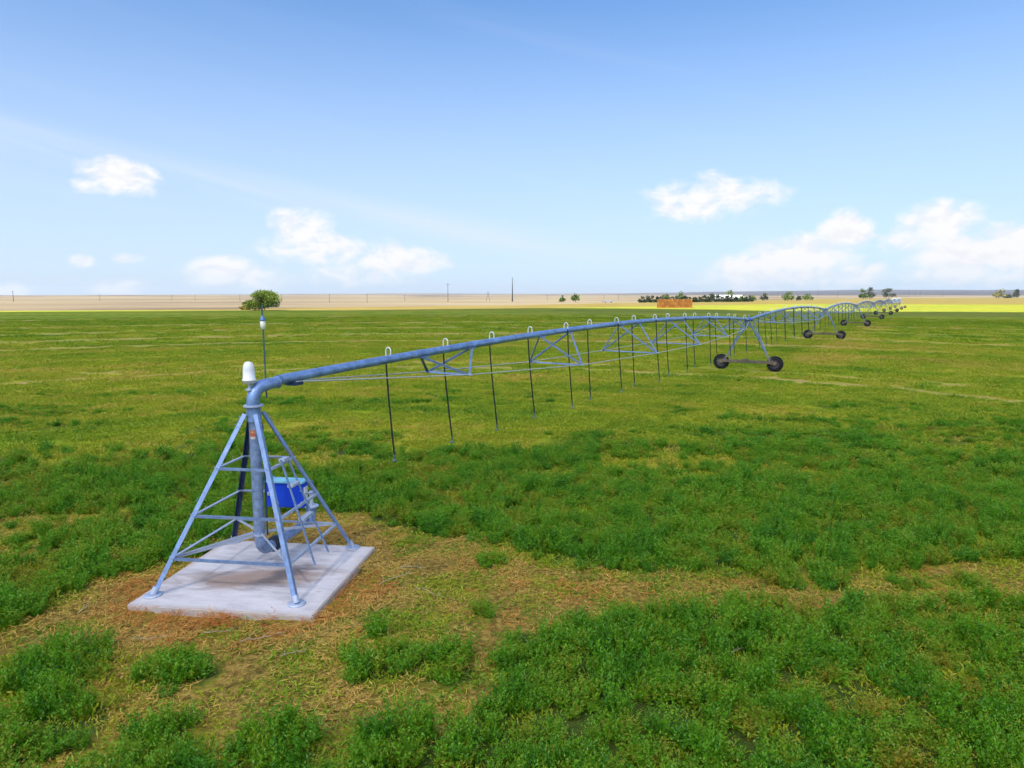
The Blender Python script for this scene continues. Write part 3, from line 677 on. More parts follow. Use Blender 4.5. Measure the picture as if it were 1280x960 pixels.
# ------------------------------------------------------------------ pipe spans
ORD = ['first', 'second', 'third', 'fourth', 'fifth', 'sixth', 'seventh', 'eighth']
ZP = 3.70; CAMB = 0.55
def pz(s): return ZP+4*CAMB*(s/SPAN)*(1-s/SPAN)
def make_span():
    t = empty('pipe_span', (PIV.x, PIV.y, 0), RZ)
    S0, S1 = 0.62, SPAN-0.25
    pts = [(s, 0, pz(s)) for s in np.linspace(S0, S1, 40)]
    MB().tube(pts, 0.099, 18).build('pipe', M['galv_pipe'], t)
    cen = [6.25, 12.5, 19.4, 25.8, 32.2, 38.3]; half = 1.18
    W = [0.72, 1.05, 1.28, 1.28, 1.05, 0.72]; D = [0.66, 1.10, 1.26, 1.26, 1.05, 0.66]
    nodes = {-1: [], 1: []}
    for c, w, dr in zip(cen, W, D):
        for e in (-half, half):
            fl = MB().tube([(c+e-0.02, 0, pz(c+e-.02)), (c+e+0.02, 0, pz(c+e+.02))], 0.112, 18)
            fl.box((c+e-0.12*(1 if e > 0 else -1), 0, pz(c+e)-0.09), (0.36, 0.16, 0.04)); fl.build('pipe_flange', M['galv_pipe'], t)
        for sd in (-1, 1):
            nd = Vector((c, sd*w, pz(c)-dr)); nodes[sd].append(nd)
            for e in (-half, half):
                MB().angle((c+e*0.94, sd*0.05, pz(c+e)-0.09), nd, 0.06, 0.007, (0, sd, 0.5)).build('truss_brace', M['galv'] , t)
            MB().box(nd, (0.09, 0.09, 0.05)).build('rod_clamp', M['galv_light'], t)
        MB().angle(nodes[-1][-1], nodes[1][-1], 0.06, 0.007, (0, 0, 1)).build('cross_strut', M['galv'], t)
    for sd in (-1, 1):
        p = [Vector((0.95, sd*0.09, pz(1.0)-0.09))]+nodes[sd]+[Vector((SPAN-0.7, sd*0.16, ZP-0.12))]
        MB().tube(p, 0.015, 7).build('truss_rod', M['rod'], t)
    MB().box((0.98, 0, pz(1)-0.13), (0.26, 0.26, 0.07)).build('rod_anchor', M['galv_dark'], t)
    s = 3.95; i = 0
    while s < SPAN-1.2:
        sd = 1 if i < 4 else (-1 if i % 2 == 0 else 1)     # +1 = the far (left) side seen along the pipe
        o = random.uniform(-.03, .03); z0 = pz(s); yb = sd*0.15
        lean = Vector((0.05+random.uniform(-.02, .03), -0.18+random.uniform(-.05, .05), 0)); zend = 1.46+random.uniform(-.05, .05)
        a = Vector((s, yb, z0-0.10)); pth = [a+Vector((0, 0, 0.16))]
        for k in range(9):
            u = k/8; pth.append(a+lean*(u**1.25)+Vector((0, 0, (zend+0.09-a.z)*u)))
        h = MB().tube(pth, 0.022, 7).build('drop_hose', M['hose'], t)
        r = 0.075; c = Vector((s, sd*0.075, z0+0.20)); pth = [Vector((s, 0, z0+0.06))]
        for k in range(9):
            b = math.pi*k/8; pth.append(c+Vector((0, -sd*r*math.cos(b), r*math.sin(b))))
        pth.append(Vector((s, yb, z0+0.04)))
        MB().tube(pth, 0.014, 8).build('gooseneck', M['neck'], h)
        e = a+lean+Vector((0, 0, zend+0.09-a.z))
        MB().lathe([(0.012, 0.02), (0.03, 0.0), (0.03, -0.05), (0.016, -0.07), (0.016, -0.12), (0.075, -0.135), (0.06, -0.155), (0.001, -0.16)], 10, None, e).build('sprinkler_head', M['nozzle'], h)
        s += 2.3; i += 1
    return t

# ------------------------------------------------------------------ wheeled drive tower
def make_drive_tower():
    t = empty('drive_tower', (PIV.x+AX.x*SPAN, PIV.y+AX.y*SPAN, 0), RZ)   # local Y = direction of travel
    wb = 3.78/2; zb = 0.66
    beam = MB().box((0, 0, zb), (0.18, 2*wb-0.3, 0.20)).build('base_beam', M['beam'], t, 0.012)
    MB().box((0.0, 0.15, zb+0.12), (0.30, 0.42, 0.16)).build('drive_motor', M['beam'], beam, 0.02)
    MB().tube([(0.11, -wb+0.2, zb+0.02), (0.11, wb-0.2, zb+0.02)], 0.022, 8).build('drive_shaft', M['beam'], beam)
    for sd in (-1, 1):
        bot = Vector((0, sd*(wb-0.28), zb+0.06))
        for e in (-1, 1):
            MB().angle(bot+Vector((e*0.05, 0, 0)), (e*0.62, sd*0.16, ZP-0.08), 0.075, 0.009, (e, sd, 0)).build('leg', M['galv_leg'], t)
        m = bot+(Vector((0, sd*0.16, ZP))-bot)*0.52
        MB().flat(m+Vector((-0.32, 0, 0)), m+Vector((0.32, 0, 0)), 0.05, 0.008, (0, 0, 1)).build('leg_tie', M['galv'], t)
        MB().angle(m+Vector((0.30, 0, 0)), (0.05, -sd*0.1, ZP-0.25), 0.045, 0.006, (1, 0, 0)).build('diagonal_brace', M['galv'], t)
        # wheel: hub with tyre and rim; gearbox bracket
        wy = sd*wb; zw = 0.561; X = Matrix.Rotation(math.pi/2, 3, 'Y'); wx = 0.22
        hub = MB().lathe([(0.001, -0.16), (0.10, -0.16), (0.12, -0.10), (0.12, 0.06), (0.09, 0.10), (0.001, 0.10)], 16, X, (wx, wy, zw)).build('wheel', M['beam'], t)
        ty = MB(); Rr, w = 0.50, 0.15
        ty.lathe([(0.30, -w*0.8), (0.34, -w), (0.44, -w*1.02), (0.50, -w*0.75), (0.515, 0), (0.50, w*0.75), (0.44, w*1.02), (0.34, w), (0.30, w*0.8)], 36, X, (wx, wy, zw))
        for k in range(18):
            for s2 in (-1, 1):
                a = 2*math.pi*(k+(0.25 if s2 > 0 else -0.25))/18
                Mx = Matrix.Rotation(a, 3, 'X') @ Matrix.Rotation(s2*R(38), 3, 'Z')
                cpos = Matrix.Rotation(a, 3, 'X') @ Vector((s2*0.075, 0, 0.53))
                ty.box(cpos+Vector((wx, wy, zw)), (0.19, 0.05, 0.062), Mx)
        ty.build('tyre', M['tyre'], hub)
        rim = MB().lathe([(0.10, -0.02), (0.22, -0.01), (0.27, -0.09), (0.305, -0.125), (0.305, 0.125), (0.27, 0.09), (0.22, 0.03), (0.10, 0.02)], 28, X, (wx, wy, zw))
        rim.build('rim', M['rim'], hub)
        MB().box((0.04, wy, zb-0.05), (0.18, 0.30, 0.26)).build('gearbox', M['beam'], t, 0.02)
        MB().flat((0.0, wy-sd*0.05, zb), (0.0, sd*(wb-0.55), zb+0.62), 0.05, 0.02, (1, 0, 0)).build('gusset', M['galv_leg'], t)
    MB().tube([(-0.30, 0, ZP), (-0.12, 0, ZP), (0.12, 0, ZP), (0.30, 0, ZP)], [0.10, 0.135, 0.135, 0.10], 18).build('joint_sleeve', M['bluebox'], t)
    MB().box((0.05, 0.22, ZP-0.05), (0.30, 0.16, 0.26)).build('tower_box', M['bluebox'], t, 0.015)
    MB().tube([(0.0, 0, ZP+0.1), (0.0, 0, ZP+0.36)], [0.05, 0.035], 10).build('drain_riser', M['galv'], t)
    return t

span = make_span(); dtw = make_drive_tower()
SPL = ['first pipe span from the pyramid tower, with long black hoses hanging above the grass', 'second pipe span from the pyramid tower, arching between the two nearest wheeled towers',
       'third pipe span from the pyramid tower, a low arch with dangling hoses', 'fourth pipe span from the pyramid tower, seen end-on as a small round arch',
       'fifth pipe span from the pyramid tower, a tight small arch', 'sixth pipe span from the pyramid tower, tiny and far away', 'seventh pipe span from the pyramid tower, tiny among sunlit crop', 'eighth and last pipe span, farthest from the pyramid tower']
TWL = ['nearest wheeled drive tower, its two black tyres on a brown beam, legs fully clear', 'second nearest wheeled drive tower along the pipe', 'third wheeled drive tower from the pyramid tower', 'fourth wheeled drive tower from the pyramid tower',
       'fifth wheeled drive tower from the pyramid tower', 'sixth wheeled drive tower from the pyramid tower', 'seventh wheeled drive tower from the pyramid tower', 'eighth and farthest wheeled drive tower at the end of the pipe']
for n in range(8):
    o = span if n == 0 else copy_tree(span)
    o.location = (PIV.x+AX.x*SPAN*n, PIV.y+AX.y*SPAN*n, 0); tag(o, SPL[n], 'pipe span', 'arched pipe spans of the irrigation line')
    d = dtw if n == 0 else copy_tree(dtw)
    d.location = (PIV.x+AX.x*SPAN*(n+1), PIV.y+AX.y*SPAN*(n+1), 0); tag(d, TWL[n], 'drive tower', 'wheeled towers under the irrigation line')
# end gun on the last tower
def end_gun():
    p = PIV+AX*SPAN*8; t = empty('end_gun', (p.x, p.y, ZP), RZ)
    tag(t, 'small end sprinkler gun past the last tower of the pipe', 'sprinkler')
    MB().tube([(0.3, 0, 0), (2.6, 0, 0.05), (2.8, 0, 0.2), (2.8, 0, 0.6)], 0.06, 10).build('boom_pipe', M['galv_pipe'], t)
    MB().tube([(2.8, 0, 0.6), (2.9, 0, 0.75), (3.6, 0, 1.15)], [0.08, 0.06, 0.03], 10).build('nozzle_barrel', M['galv'], t)
    MB().box((0.4, 0, 0.45), (0.7, 0.5, 0.4)).build('booster_box', M['grey'], t, 0.02)
end_gun()

# ------------------------------------------------------------------ twigs by the pad
def twig(px, py, L, rz, seed, label):
    rg = random.Random(seed); x, y = ground_pt(px, py, BASEZ); mb = MB(); p = Vector((0, 0, 0.06)); pts = [p]
    a = rz
    for i in range(6):
        a += rg.uniform(-.45, .45); p = p+Vector((math.cos(a), math.sin(a), rg.uniform(-.12, .14)))*L/6; pts.append(p.copy())
    mb.tube(pts, [0.007, .0068, .0062, .0055, .005, .004, .003], 6)
    for k in range(3):
        q = pts[1+k*2]; b = rz+rg.choice((-1, 1))*rg.uniform(.5, 1.1); e = q+Vector((math.cos(b), math.sin(b), rg.uniform(0.1, .5)))*L*rg.uniform(.18, .34)
        mb.tube([q, (q+e)/2+Vector((0, 0, .015)), e], [.005, .004, .002], 5)
    o = mb.build('dead_twig', M['twig'], None); o.location = (x, y, float(gz(np.array([x]), np.array([y]))[0])+0.01)
    tag(o, label, 'twig', 'bleached twigs on the bare ground')
twig(97, 772, 0.45, 1.9, 1, 'short pale forked twig left of the concrete slab near the green clump')
twig(300, 808, 0.7, 0.1, 2, 'pale branching twig in front of the concrete slab')
twig(350, 826, 0.4, 0.9, 3, 'small pale twig at the bottom, nearer than the branching twig')
twig(165, 803, 0.5, 0.5, 4, 'curved pale twig on straw below the slab corner')
twig(255, 795, 0.5, -0.4, 5, 'thin pale twig close to the front edge of the slab')
twig(474, 735, 0.75, 0.8, 6, 'long pale twig on bare earth right of the slab')
twig(500, 712, 0.5, 0.3, 7, 'thin upright pale twig right of the slab, behind the long one')
twig(520, 738, 0.7, -0.1, 8, 'pale twig lying flat on the earth well right of the slab')
twig(905, 830, 0.45, 1.2, 9, 'whitish dry stalk standing in the green clumps at lower right')

# ------------------------------------------------------------------ far things
def dist_for(py): return ground_pt(640, py)[1]
def place(px, py):
    x, y = ground_pt(px, py); return x, y, float(rolling(np.array([x]), np.array([y]))[0])
def tree(name, px, py, wpx, hpx, mat, label, n=900, stems=1, group=None, cat='tree', seed=0, low=0.25, lobes=9):
    rg = np.random.default_rng(100+seed); x, y, z = place(px, py); d = y; k = d/F
    w = wpx*k; h = hpx*k; t = empty(name, (x, y, z)); tag(t, label, cat, group)
    tk = MB(); tops = []
    for s in range(stems):
        a = rg.uniform(0, 6.28); b = Vector((rg.normal(0, .06)*w*(stems > 1), rg.normal(0, .03)*w*(stems > 1), -0.1))
        tp = Vector((math.cos(a)*w*.18*(0.4+(stems > 1)), math.sin(a)*w*.14, h*(.5+.15*rg.uniform())))
        tk.tube([b, b*.5+tp*.45+Vector((rg.normal(0, .02)*w, 0, 0)), tp], [h*.032/stems**.4, h*.022/stems**.4, h*.010], 7)
        for j in range(4):
            a2 = a+rg.normal(0, 1.6); q = b+(tp-b)*rg.uniform(.45, .9); e = q+Vector((math.cos(a2)*w*.25, math.sin(a2)*w*.22, h*.2*rg.uniform(.3, 1)))
            tk.tube([q, (q+e)/2+Vector((0, 0, h*.02)), e], [h*.012, h*.008, h*.003], 5)
    tk.build('trunk', M['bark'], t)
    # lobes of foliage round the limb ends, with gaps between them
    C = []
    for i in range(lobes):
        a = rg.uniform(0, 6.28); u = rg.uniform(0, 1)**.55; zz = low+(1-low)*rg.uniform(0.12, 0.86)
        env = math.sqrt(max(.05, 1-((zz-(low+.32*(1-low)))/(1.0-low*.3))**2))
        C.append((math.cos(a)*w*.36*u*env, math.sin(a)*w*.30*u*env, zz*h, w*rg.uniform(.15, .23), h*rg.uniform(.14, .21)))
    C[0] = (0, 0, h*.80, w*.2, h*.18); C[1] = (-w*.32, 0, h*(low+.25), w*.17, h*.16); C[2] = (w*.33, 0, h*(low+.22), w*.16, h*.15)
    C[3] = (-w*.2, 0, h*(low+.17), w*.17, h*.15); C[4] = (w*.2, -w*.1, h*(low+.20), w*.15, h*.13); C[5] = (-w*.05, w*.12, h*(low+.24), w*.2, h*.16)
    q = []; lv = []; ls = max(0.16, 1.5*k)
    for i in range(n):
        c = C[i % len(C)]; v = rg.normal(size=3); v /= np.linalg.norm(v); rr = rg.uniform(.35, 1.08)**.6
        p = np.array([c[0]+v[0]*c[3]*rr, c[1]+v[1]*c[3]*rr, max(low*h*.5, c[2]+v[2]*c[4]*rr)])
        L = ls*rg.uniform(.7, 1.6); q.append(leaf_quad(p, rg.normal(size=3)+v*.4, L, L*.7, rg.normal(size=3))); lv.append(np.clip(.15+.12*(i % len(C))+rg.normal(0, .2), 0, 1))
    o = plant_mesh('crown', mat, q, lv); COL.objects.link(o); o.parent = t
    return t
tree('round_tree', 328, 388, 44, 24.5, M['tree'], 'wide round multi-stemmed tree alone at the left field edge', 7000, 6, None, 'tree', 1, 0.10, 26)
tree('shrub', 306, 387.4, 13, 9, M['sage'], 'low yellowish shrub at the left foot of the lone round tree', 700, 3, None, 'shrub', 2, 0.05)
tree('small_tree', 703, 378, 7, 8.5, M['tree'], 'tiny tree on tan prairie, left one of a close pair', 260, 1, None, 'tree', 3, 0.15)
tree('small_tree', 719, 378, 11, 10.5, M['tree'], 'small dark tree on tan prairie, right one of a close pair', 420, 2, None, 'tree', 4, 0.2)
def hedge():
    """a shelter belt of separate shrubs behind the bale stack"""
    rg = random.Random(5); px = 803; i = 0; spots = []
    while px < 940:
        w = rg.uniform(8, 13); spots.append((px, w, rg.uniform(5.5, 8.2))); px += w*.55
    for i, (px, w, h) in enumerate(spots):
        tree('hedge_shrub', px, 378.3-rg.uniform(0, .4)-(px-803)*0.008, w, h, M['hedge'], 'dark green shrub in the long shelter belt behind the orange bale stack', 330, 2, 'shrubs of the dark shelter belt', 'shrub', 20+i, 0.0, 7)
hedge()
for i, (px, py, w, h, m, lab) in enumerate([
    (833, 377, 10, 9.5, 'treelime', 'light green tree peeping over the left end of the orange bale stack'),
    (851, 377, 15, 12.5, 'tree', 'rounded green tree rising just behind the middle of the bale stack'),
    (890, 376.5, 6, 9, 'hedge', 'dark pointed conifer rising from the shelter belt left of the white roof'),
    (912, 375, 18, 11.5, 'treelime', 'pale lime green round tree behind the white roof'),
    (928, 377, 9, 8, 'tree', 'green tree at the right end of the shelter belt'),
    (941, 376, 8, 6, 'treelime', 'small light green bush right of the shelter belt'),
    (955, 375.5, 10, 8.5, 'treegrey', 'grey thin leaved tree between the shelter belt and the second drive tower'),
    (985, 376, 15, 12, 'tree', 'bushy bright green tree above the second pipe span, left of a wider low one'),
    (998, 375.5, 5, 5, 'treegrey', 'little grey green bush between two bushy green trees'),
    (1010, 375.3, 15, 8, 'tree', 'wide low green tree above the second pipe span, right of the bushy one'),
    (1079, 373.8, 12, 12, 'tree', 'left crown of the two trees touching each other above the fourth pipe span'),
    (1087, 373.6, 13, 14.5, 'treegrey', 'taller right crown of the two trees touching above the fourth pipe span'),
    (1111, 373.4, 17, 12.5, 'treegrey', 'spreading grey green tree just left of the last drive tower'),
    (1248, 372.9, 15, 10.5, 'sage', 'round olive tree on the horizon near the right edge'),
    (1257, 372.7, 5, 4, 'treegrey', 'tiny bush just right of the round olive tree'),
    (1262, 372.7, 4, 4, 'treegrey', 'tiniest bush between the olive tree and the upright tree'),
    (1270, 372.6, 7, 10, 'treegrey', 'narrow upright dark tree at the far right edge')]):
    tree('tree' if h > 7 else 'bush', px, py, w, h, M[m], lab, 420 if h > 9 else 240, 2, None, 'tree' if h > 7 else 'bush', 50+i, 0.12 if m != 'hedge' else 0.0, 9)

def bale_stack():
    x0, y0, z0 = place(822.5, 384.7); w = 42.5*y0/F; nc, nr = 22, 3; bw = w/nc; bh = 10.6*y0/F/nr
    rg = random.Random(3); proto = None
    for r in range(nr):
        for c in range(nc):
            if proto is None:
                proto = MB().box((0, 0, bh/2), (bw*.93, 2.4, bh*.99)).build('straw_bale', M['hay'], None, 0.05); o = proto
            else: o = proto.copy(); COL.objects.link(o)
            o.location = (x0+bw*(c+.5)+rg.uniform(-.03, .03), y0+1.2+rg.uniform(-.1, .1), z0+bh*r)
            tag(o, 'orange square straw bale in the long stack in front of the shelter belt', 'bale', 'bales of the orange stack')
    n = 260; q = []; lv = []; rg2 = np.random.default_rng(4)
    for i in range(n*6):
        px = rg2.uniform(-.6, w+.6); py = rg2.normal(-.25, .22); p = np.array([px, py, abs(rg2.normal(0, .18))]); q.append(leaf_quad(p, rg2.normal(size=3)*[1, 1, .3], .3, .06, rg2.normal(size=3))); lv.append(rg2.uniform(.2, .7))
    o = plant_mesh('loose_straw', M['straw'], q, lv); COL.objects.link(o); o.location = (x0, y0, z0)
    tag(o, 'loose straw fallen along the foot of the orange bale stack', 'straw', None, 'stuff')
bale_stack()

def barn():
    x, y, z = place(912, 376.2); k = y/F; t = empty('farm_shed', (x, y, z)); tag(t, 'low farm shed with a long white roof behind the shelter belt', 'shed')
    w = 36*k; d = 10; hw_ = 4.2*k; hr = 7.2*k
    MB().box((0, d/2, hw_/2), (w, d, hw_)).build('wall', M['wallpale'], t)
    e = 0.5; mb = MB()
    for s in (0, 1):
        ya, yb = (-e, d/2) if s == 0 else (d+e, d/2)
        vs = [(-w/2-e, ya, hw_+.02), (w/2+e, ya, hw_+.02), (w/2+e, yb, hr), (-w/2-e, yb, hr)]
        mb.add(vs+[(a, b, c+.15) for a, b, c in vs], [(0, 1, 2, 3), (7, 6, 5, 4), (0, 4, 5, 1), (1, 5, 6, 2), (2, 6, 7, 3), (3, 7, 4, 0)])
    mb.build('roof', M['roof'], t)
    MB().box((-w*.2, -0.06, hw_*.42), (w*.18, 0.1, hw_*.8)).build('door', M['grey'], t)
barn()

def implement(px, py, wpx, hpx, label):
    x, y, z = place(px, py); k = y/F; w = wpx*k; h = hpx*k; t = empty('farm_trailer', (x, y, z)); tag(t, label, 'trailer')
    MB().box((0, 0, h*.62), (w*.9, 2.2, h*.5)).build('trailer_body', M['grey'], t, .1)
    MB().flat((-w*.45, 0, h*.4), (-w*.62, 0, h*.25), .3, .2, (0, 0, 1)).build('drawbar', M['rust'], t)
    for sx in (-.28, .28):
        MB().tube([(w*sx, -1.2, h*.2), (w*sx, -.9, h*.2)], h*.22, 14).build('wheel', M['tyre'], t)
implement(760, 378.4, 13, 3.2, 'long low grey trailer standing in front of the tan prairie')

# poles on the prairie
def pole(px, ytop, ybase, label, arms=1, thick=1.0):
    x, y, z = place(px, ybase); h = (ybase-ytop)*y/F; t = empty('utility_pole', (x, y, z)); tag(t, label, 'utility pole', 'utility poles across the prairie')
    r = 0.19*thick
    MB().tube([(0, 0, -.3), (0, 0, h*.5), (0, 0, h)], [r, r*.85, r*.65], 8).build('shaft', M['wood'], t)
    for a in range(arms):
        zz = h*(.93-.12*a); ca = MB().box((0, .2*thick, zz), (h*.22, .14, .16)).build('crossarm', M['wood'], t)
        for sx in (-.1, -.05, .05, .1):
            MB().lathe([(.05, 0), (.07, .08), (.05, .2), (.001, .22)], 8, None, (h*sx, .2*thick, zz+.08)).build('insulator', M['grey'], ca)
for px, a, b, lab in [(17, 363.5, 377, 'utility pole farthest left, above the left field corner'), (125, 368, 376, 'short utility pole between the farthest left pole and the next taller one'),
        (215, 369, 375.4, 'short utility pole left of the pole before the round tree'), (244, 369, 375.6, 'utility pole standing well left of the lone round tree'), (300, 368.5, 376.5, 'utility pole just left of the lone round tree'),
        (352, 368, 377.5, 'utility pole just right of the lone round tree'), (412, 368, 378, 'utility pole second to the right of the lone round tree'), (459, 368, 378.3, 'utility pole third to the right of the lone round tree'),
        (506, 368.5, 376.5, 'slim utility pole between the third one and the tall one'), (560, 354.5, 377.2, 'tall utility pole left of the lattice tower'), (684, 369, 375.6, 'thin utility pole right of the dark steel mast'),
        (773, 367.5, 375.3, 'utility pole between the pair of small trees and the shelter belt'), (755, 369, 374.6, 'faint utility pole left of the one before the shelter belt'),
        (1022, 362, 372.9, 'utility pole above the second drive tower'), (1047, 363, 372.8, 'utility pole left of the two trees touching each other'), (972, 365, 373.3, 'utility pole left of the bushy green tree'),
        (1136, 363, 372.6, 'utility pole right of the end of the pipe line'), (1144, 363.5, 372.6, 'second utility pole right of the end of the pipe line'), (1150, 364, 372.5, 'third utility pole right of the end of the pipe line'), (1178, 364.5, 372.4, 'lone thin utility pole on the right horizon')]:
    pole(px, a, b, lab, 1, 0.8 if b-a < 12 else 1.3)
def mast():
    x, y, z = place(640.5, 376.8); h = 29.5*y/F; t = empty('steel_mast', (x, y, z)); tag(t, 'tall dark tapering steel mast in the middle of the horizon', 'mast')
    MB().tube([(0, 0, -.3), (0, 0, h*.35), (0, 0, h*.7), (0, 0, h)], [.62, .48, .33, .16], 12).build('shaft', M['steelpole'], t)
    MB().lathe([(.001, 0), (.85, 0), (.85, .6), (.6, .7)], 14, None, (0, 0, 0)).build('base', M['steelpole'], t)
    for zz, w in ((.97, 1.6), (.92, 2.0)):
        MB().box((0, 0, h*zz), (w, .12, .12)).build('antenna_bar', M['steelpole'], t)
mast()
def lattice():
    x, y, z = place(610, 377); h = 12.6*y/F; b = 2.3*y/F; t = empty('lattice_tower', (x, y, z)); tag(t, 'small A-shaped lattice tower left of the dark steel mast', 'lattice tower')
    tp = {}
    for sx in (-1, 1):
        for sy in (-1, 1):
            MB().tube([(sx*b, sy*b*.6, 0), (sx*b*.35, sy*b*.2, h*.6), (sx*.15, sy*.1, h)], .09, 6).build('leg', M['steelpole'], t)
    for zz in (.25, .5, .75):
        w = b*(1-zz*1.1) if zz < .6 else b*.26
        for sy in (-1, 1):
            MB().tube([(-w, sy*w*.6, h*zz), (w, sy*w*.6, h*zz)], .06, 5).build('girt', M['steelpole'], t)
    MB().box((0, 0, h*.82), (b*.9, .1, .1)).build('crossarm', M['steelpole'], t)
lattice()

# ------------------------------------------------------------------ sun, cloud over the near field, sky
SUN_EL, SUN_AZ = R(50), R(214)          # the sun stands behind the viewer, to the left
sdir = Vector((math.sin(SUN_AZ)*math.cos(SUN_EL), math.cos(SUN_AZ)*math.cos(SUN_EL), math.sin(SUN_EL)))
sl = bpy.data.lights.new('sun', 'SUN'); sl.energy = 4.2; sl.angle = R(0.5); sl.color = (1.0, 0.95, 0.86)
so = bpy.data.objects.new('sun', sl); COL.objects.link(so); so.rotation_euler = sdir.to_track_quat('Z', 'Y').to_euler(); so.location = sdir*200

def big_cloud():
    """the cumulus overhead whose shade lies on the near field"""
    edge = [ground_pt(*p) for p in [(-250, 392), (0, 390.6), (150, 389.8), (300, 389.6), (400, 388.4), (480, 387.4), (640, 385.6), (760, 386.6), (860, 388), (940, 390), (1020, 391), (1150, 391.4), (1280, 391.6), (1500, 392)]]
    edge += [(520, 60), (560, -220), (300, -420), (0, -460), (-300, -420), (-520, -180), (-480, 40)]
    hc = 320.0; off = Vector((sdir.x, sdir.y, 0))*(hc/sdir.z)
    P = np.array(edge); c = np.array([0.0, 70.0]); ang = np.arctan2(P[:, 1]-c[1], P[:, 0]-c[0]); r = np.hypot(P[:, 0]-c[0], P[:, 1]-c[1]); od = np.argsort(ang)
    ang = ang[od]; r = r[od]; ang3 = np.concatenate([ang-2*math.pi, ang, ang+2*math.pi]); r3 = np.tile(r, 3)
    na, nr = 160, 16; vs = []; fs = []
    for side in (0, 1):
        for i in range(nr+1):
            f = i/nr
            for k in range(na):
                a = -math.pi+2*math.pi*k/na; rr = np.interp(a, ang3, r3)*f*(1+(float(vnoise(a*9, 0.5, 3))-.5)*.03)
                x = c[0]+rr*math.cos(a); y = c[1]+rr*math.sin(a); th = math.sqrt(max(0, 1-f*f)); lump = float(fbm(x*.02, y*.02, 5+side))
                z = hc+(1 if side else -1)*th*((60+90*lump) if side else (8+16*lump))
                vs.append((x+off.x, y+off.y, z))
    base = (nr+1)*na
    for side in (0, 1):
        for i in range(nr):
            for k in range(na):
                q = [side*base+i*na+k, side*base+i*na+(k+1) % na, side*base+(i+1)*na+(k+1) % na, side*base+(i+1)*na+k]
                fs.append(tuple(q if side == 0 else q[::-1]))
    me = bpy.data.meshes.new('cloud'); me.from_pydata(vs, [], fs); me.update(); me.polygons.foreach_set('use_smooth', [True]*len(fs))
    bm = bmesh.new(); bm.from_mesh(me); bmesh.ops.remove_doubles(bm, verts=bm.verts, dist=0.01); bmesh.ops.recalc_face_normals(bm, faces=bm.faces); bm.to_mesh(me); bm.free()
    o = bpy.data.objects.new('cloud', me); COL.objects.link(o); o['kind'] = 'structure'
    m = bpy.data.materials.new('cloud_vapour'); m.use_nodes = True; nt = NT(m.node_tree)
    for n in list(nt.n): nt.n.remove(n)
    d = nt.node('ShaderNodeBsdfDiffuse'); d.inputs[0].default_value = (.9, .9, .92, 1)
    tl = nt.node('ShaderNodeBsdfTranslucent'); tl.inputs[0].default_value = (.95, .96, 1, 1)
    tr = nt.node('ShaderNodeBsdfTransparent'); mx = nt.node('ShaderNodeMixShader'); mx.inputs[0].default_value = 0.93
    nt.l.new(d.outputs[0], mx.inputs[1]); nt.l.new(tl.outputs[0], mx.inputs[2])
    m2 = nt.node('ShaderNodeMixShader'); m2.inputs[0].default_value = 0.70
    nt.l.new(tr.outputs[0], m2.inputs[1]); nt.l.new(mx.outputs[0], m2.inputs[2])
    ou = nt.node('ShaderNodeOutputMaterial'); nt.l.new(m2.outputs[0], ou.inputs[0]); me.materials.append(m)
big_cloud()

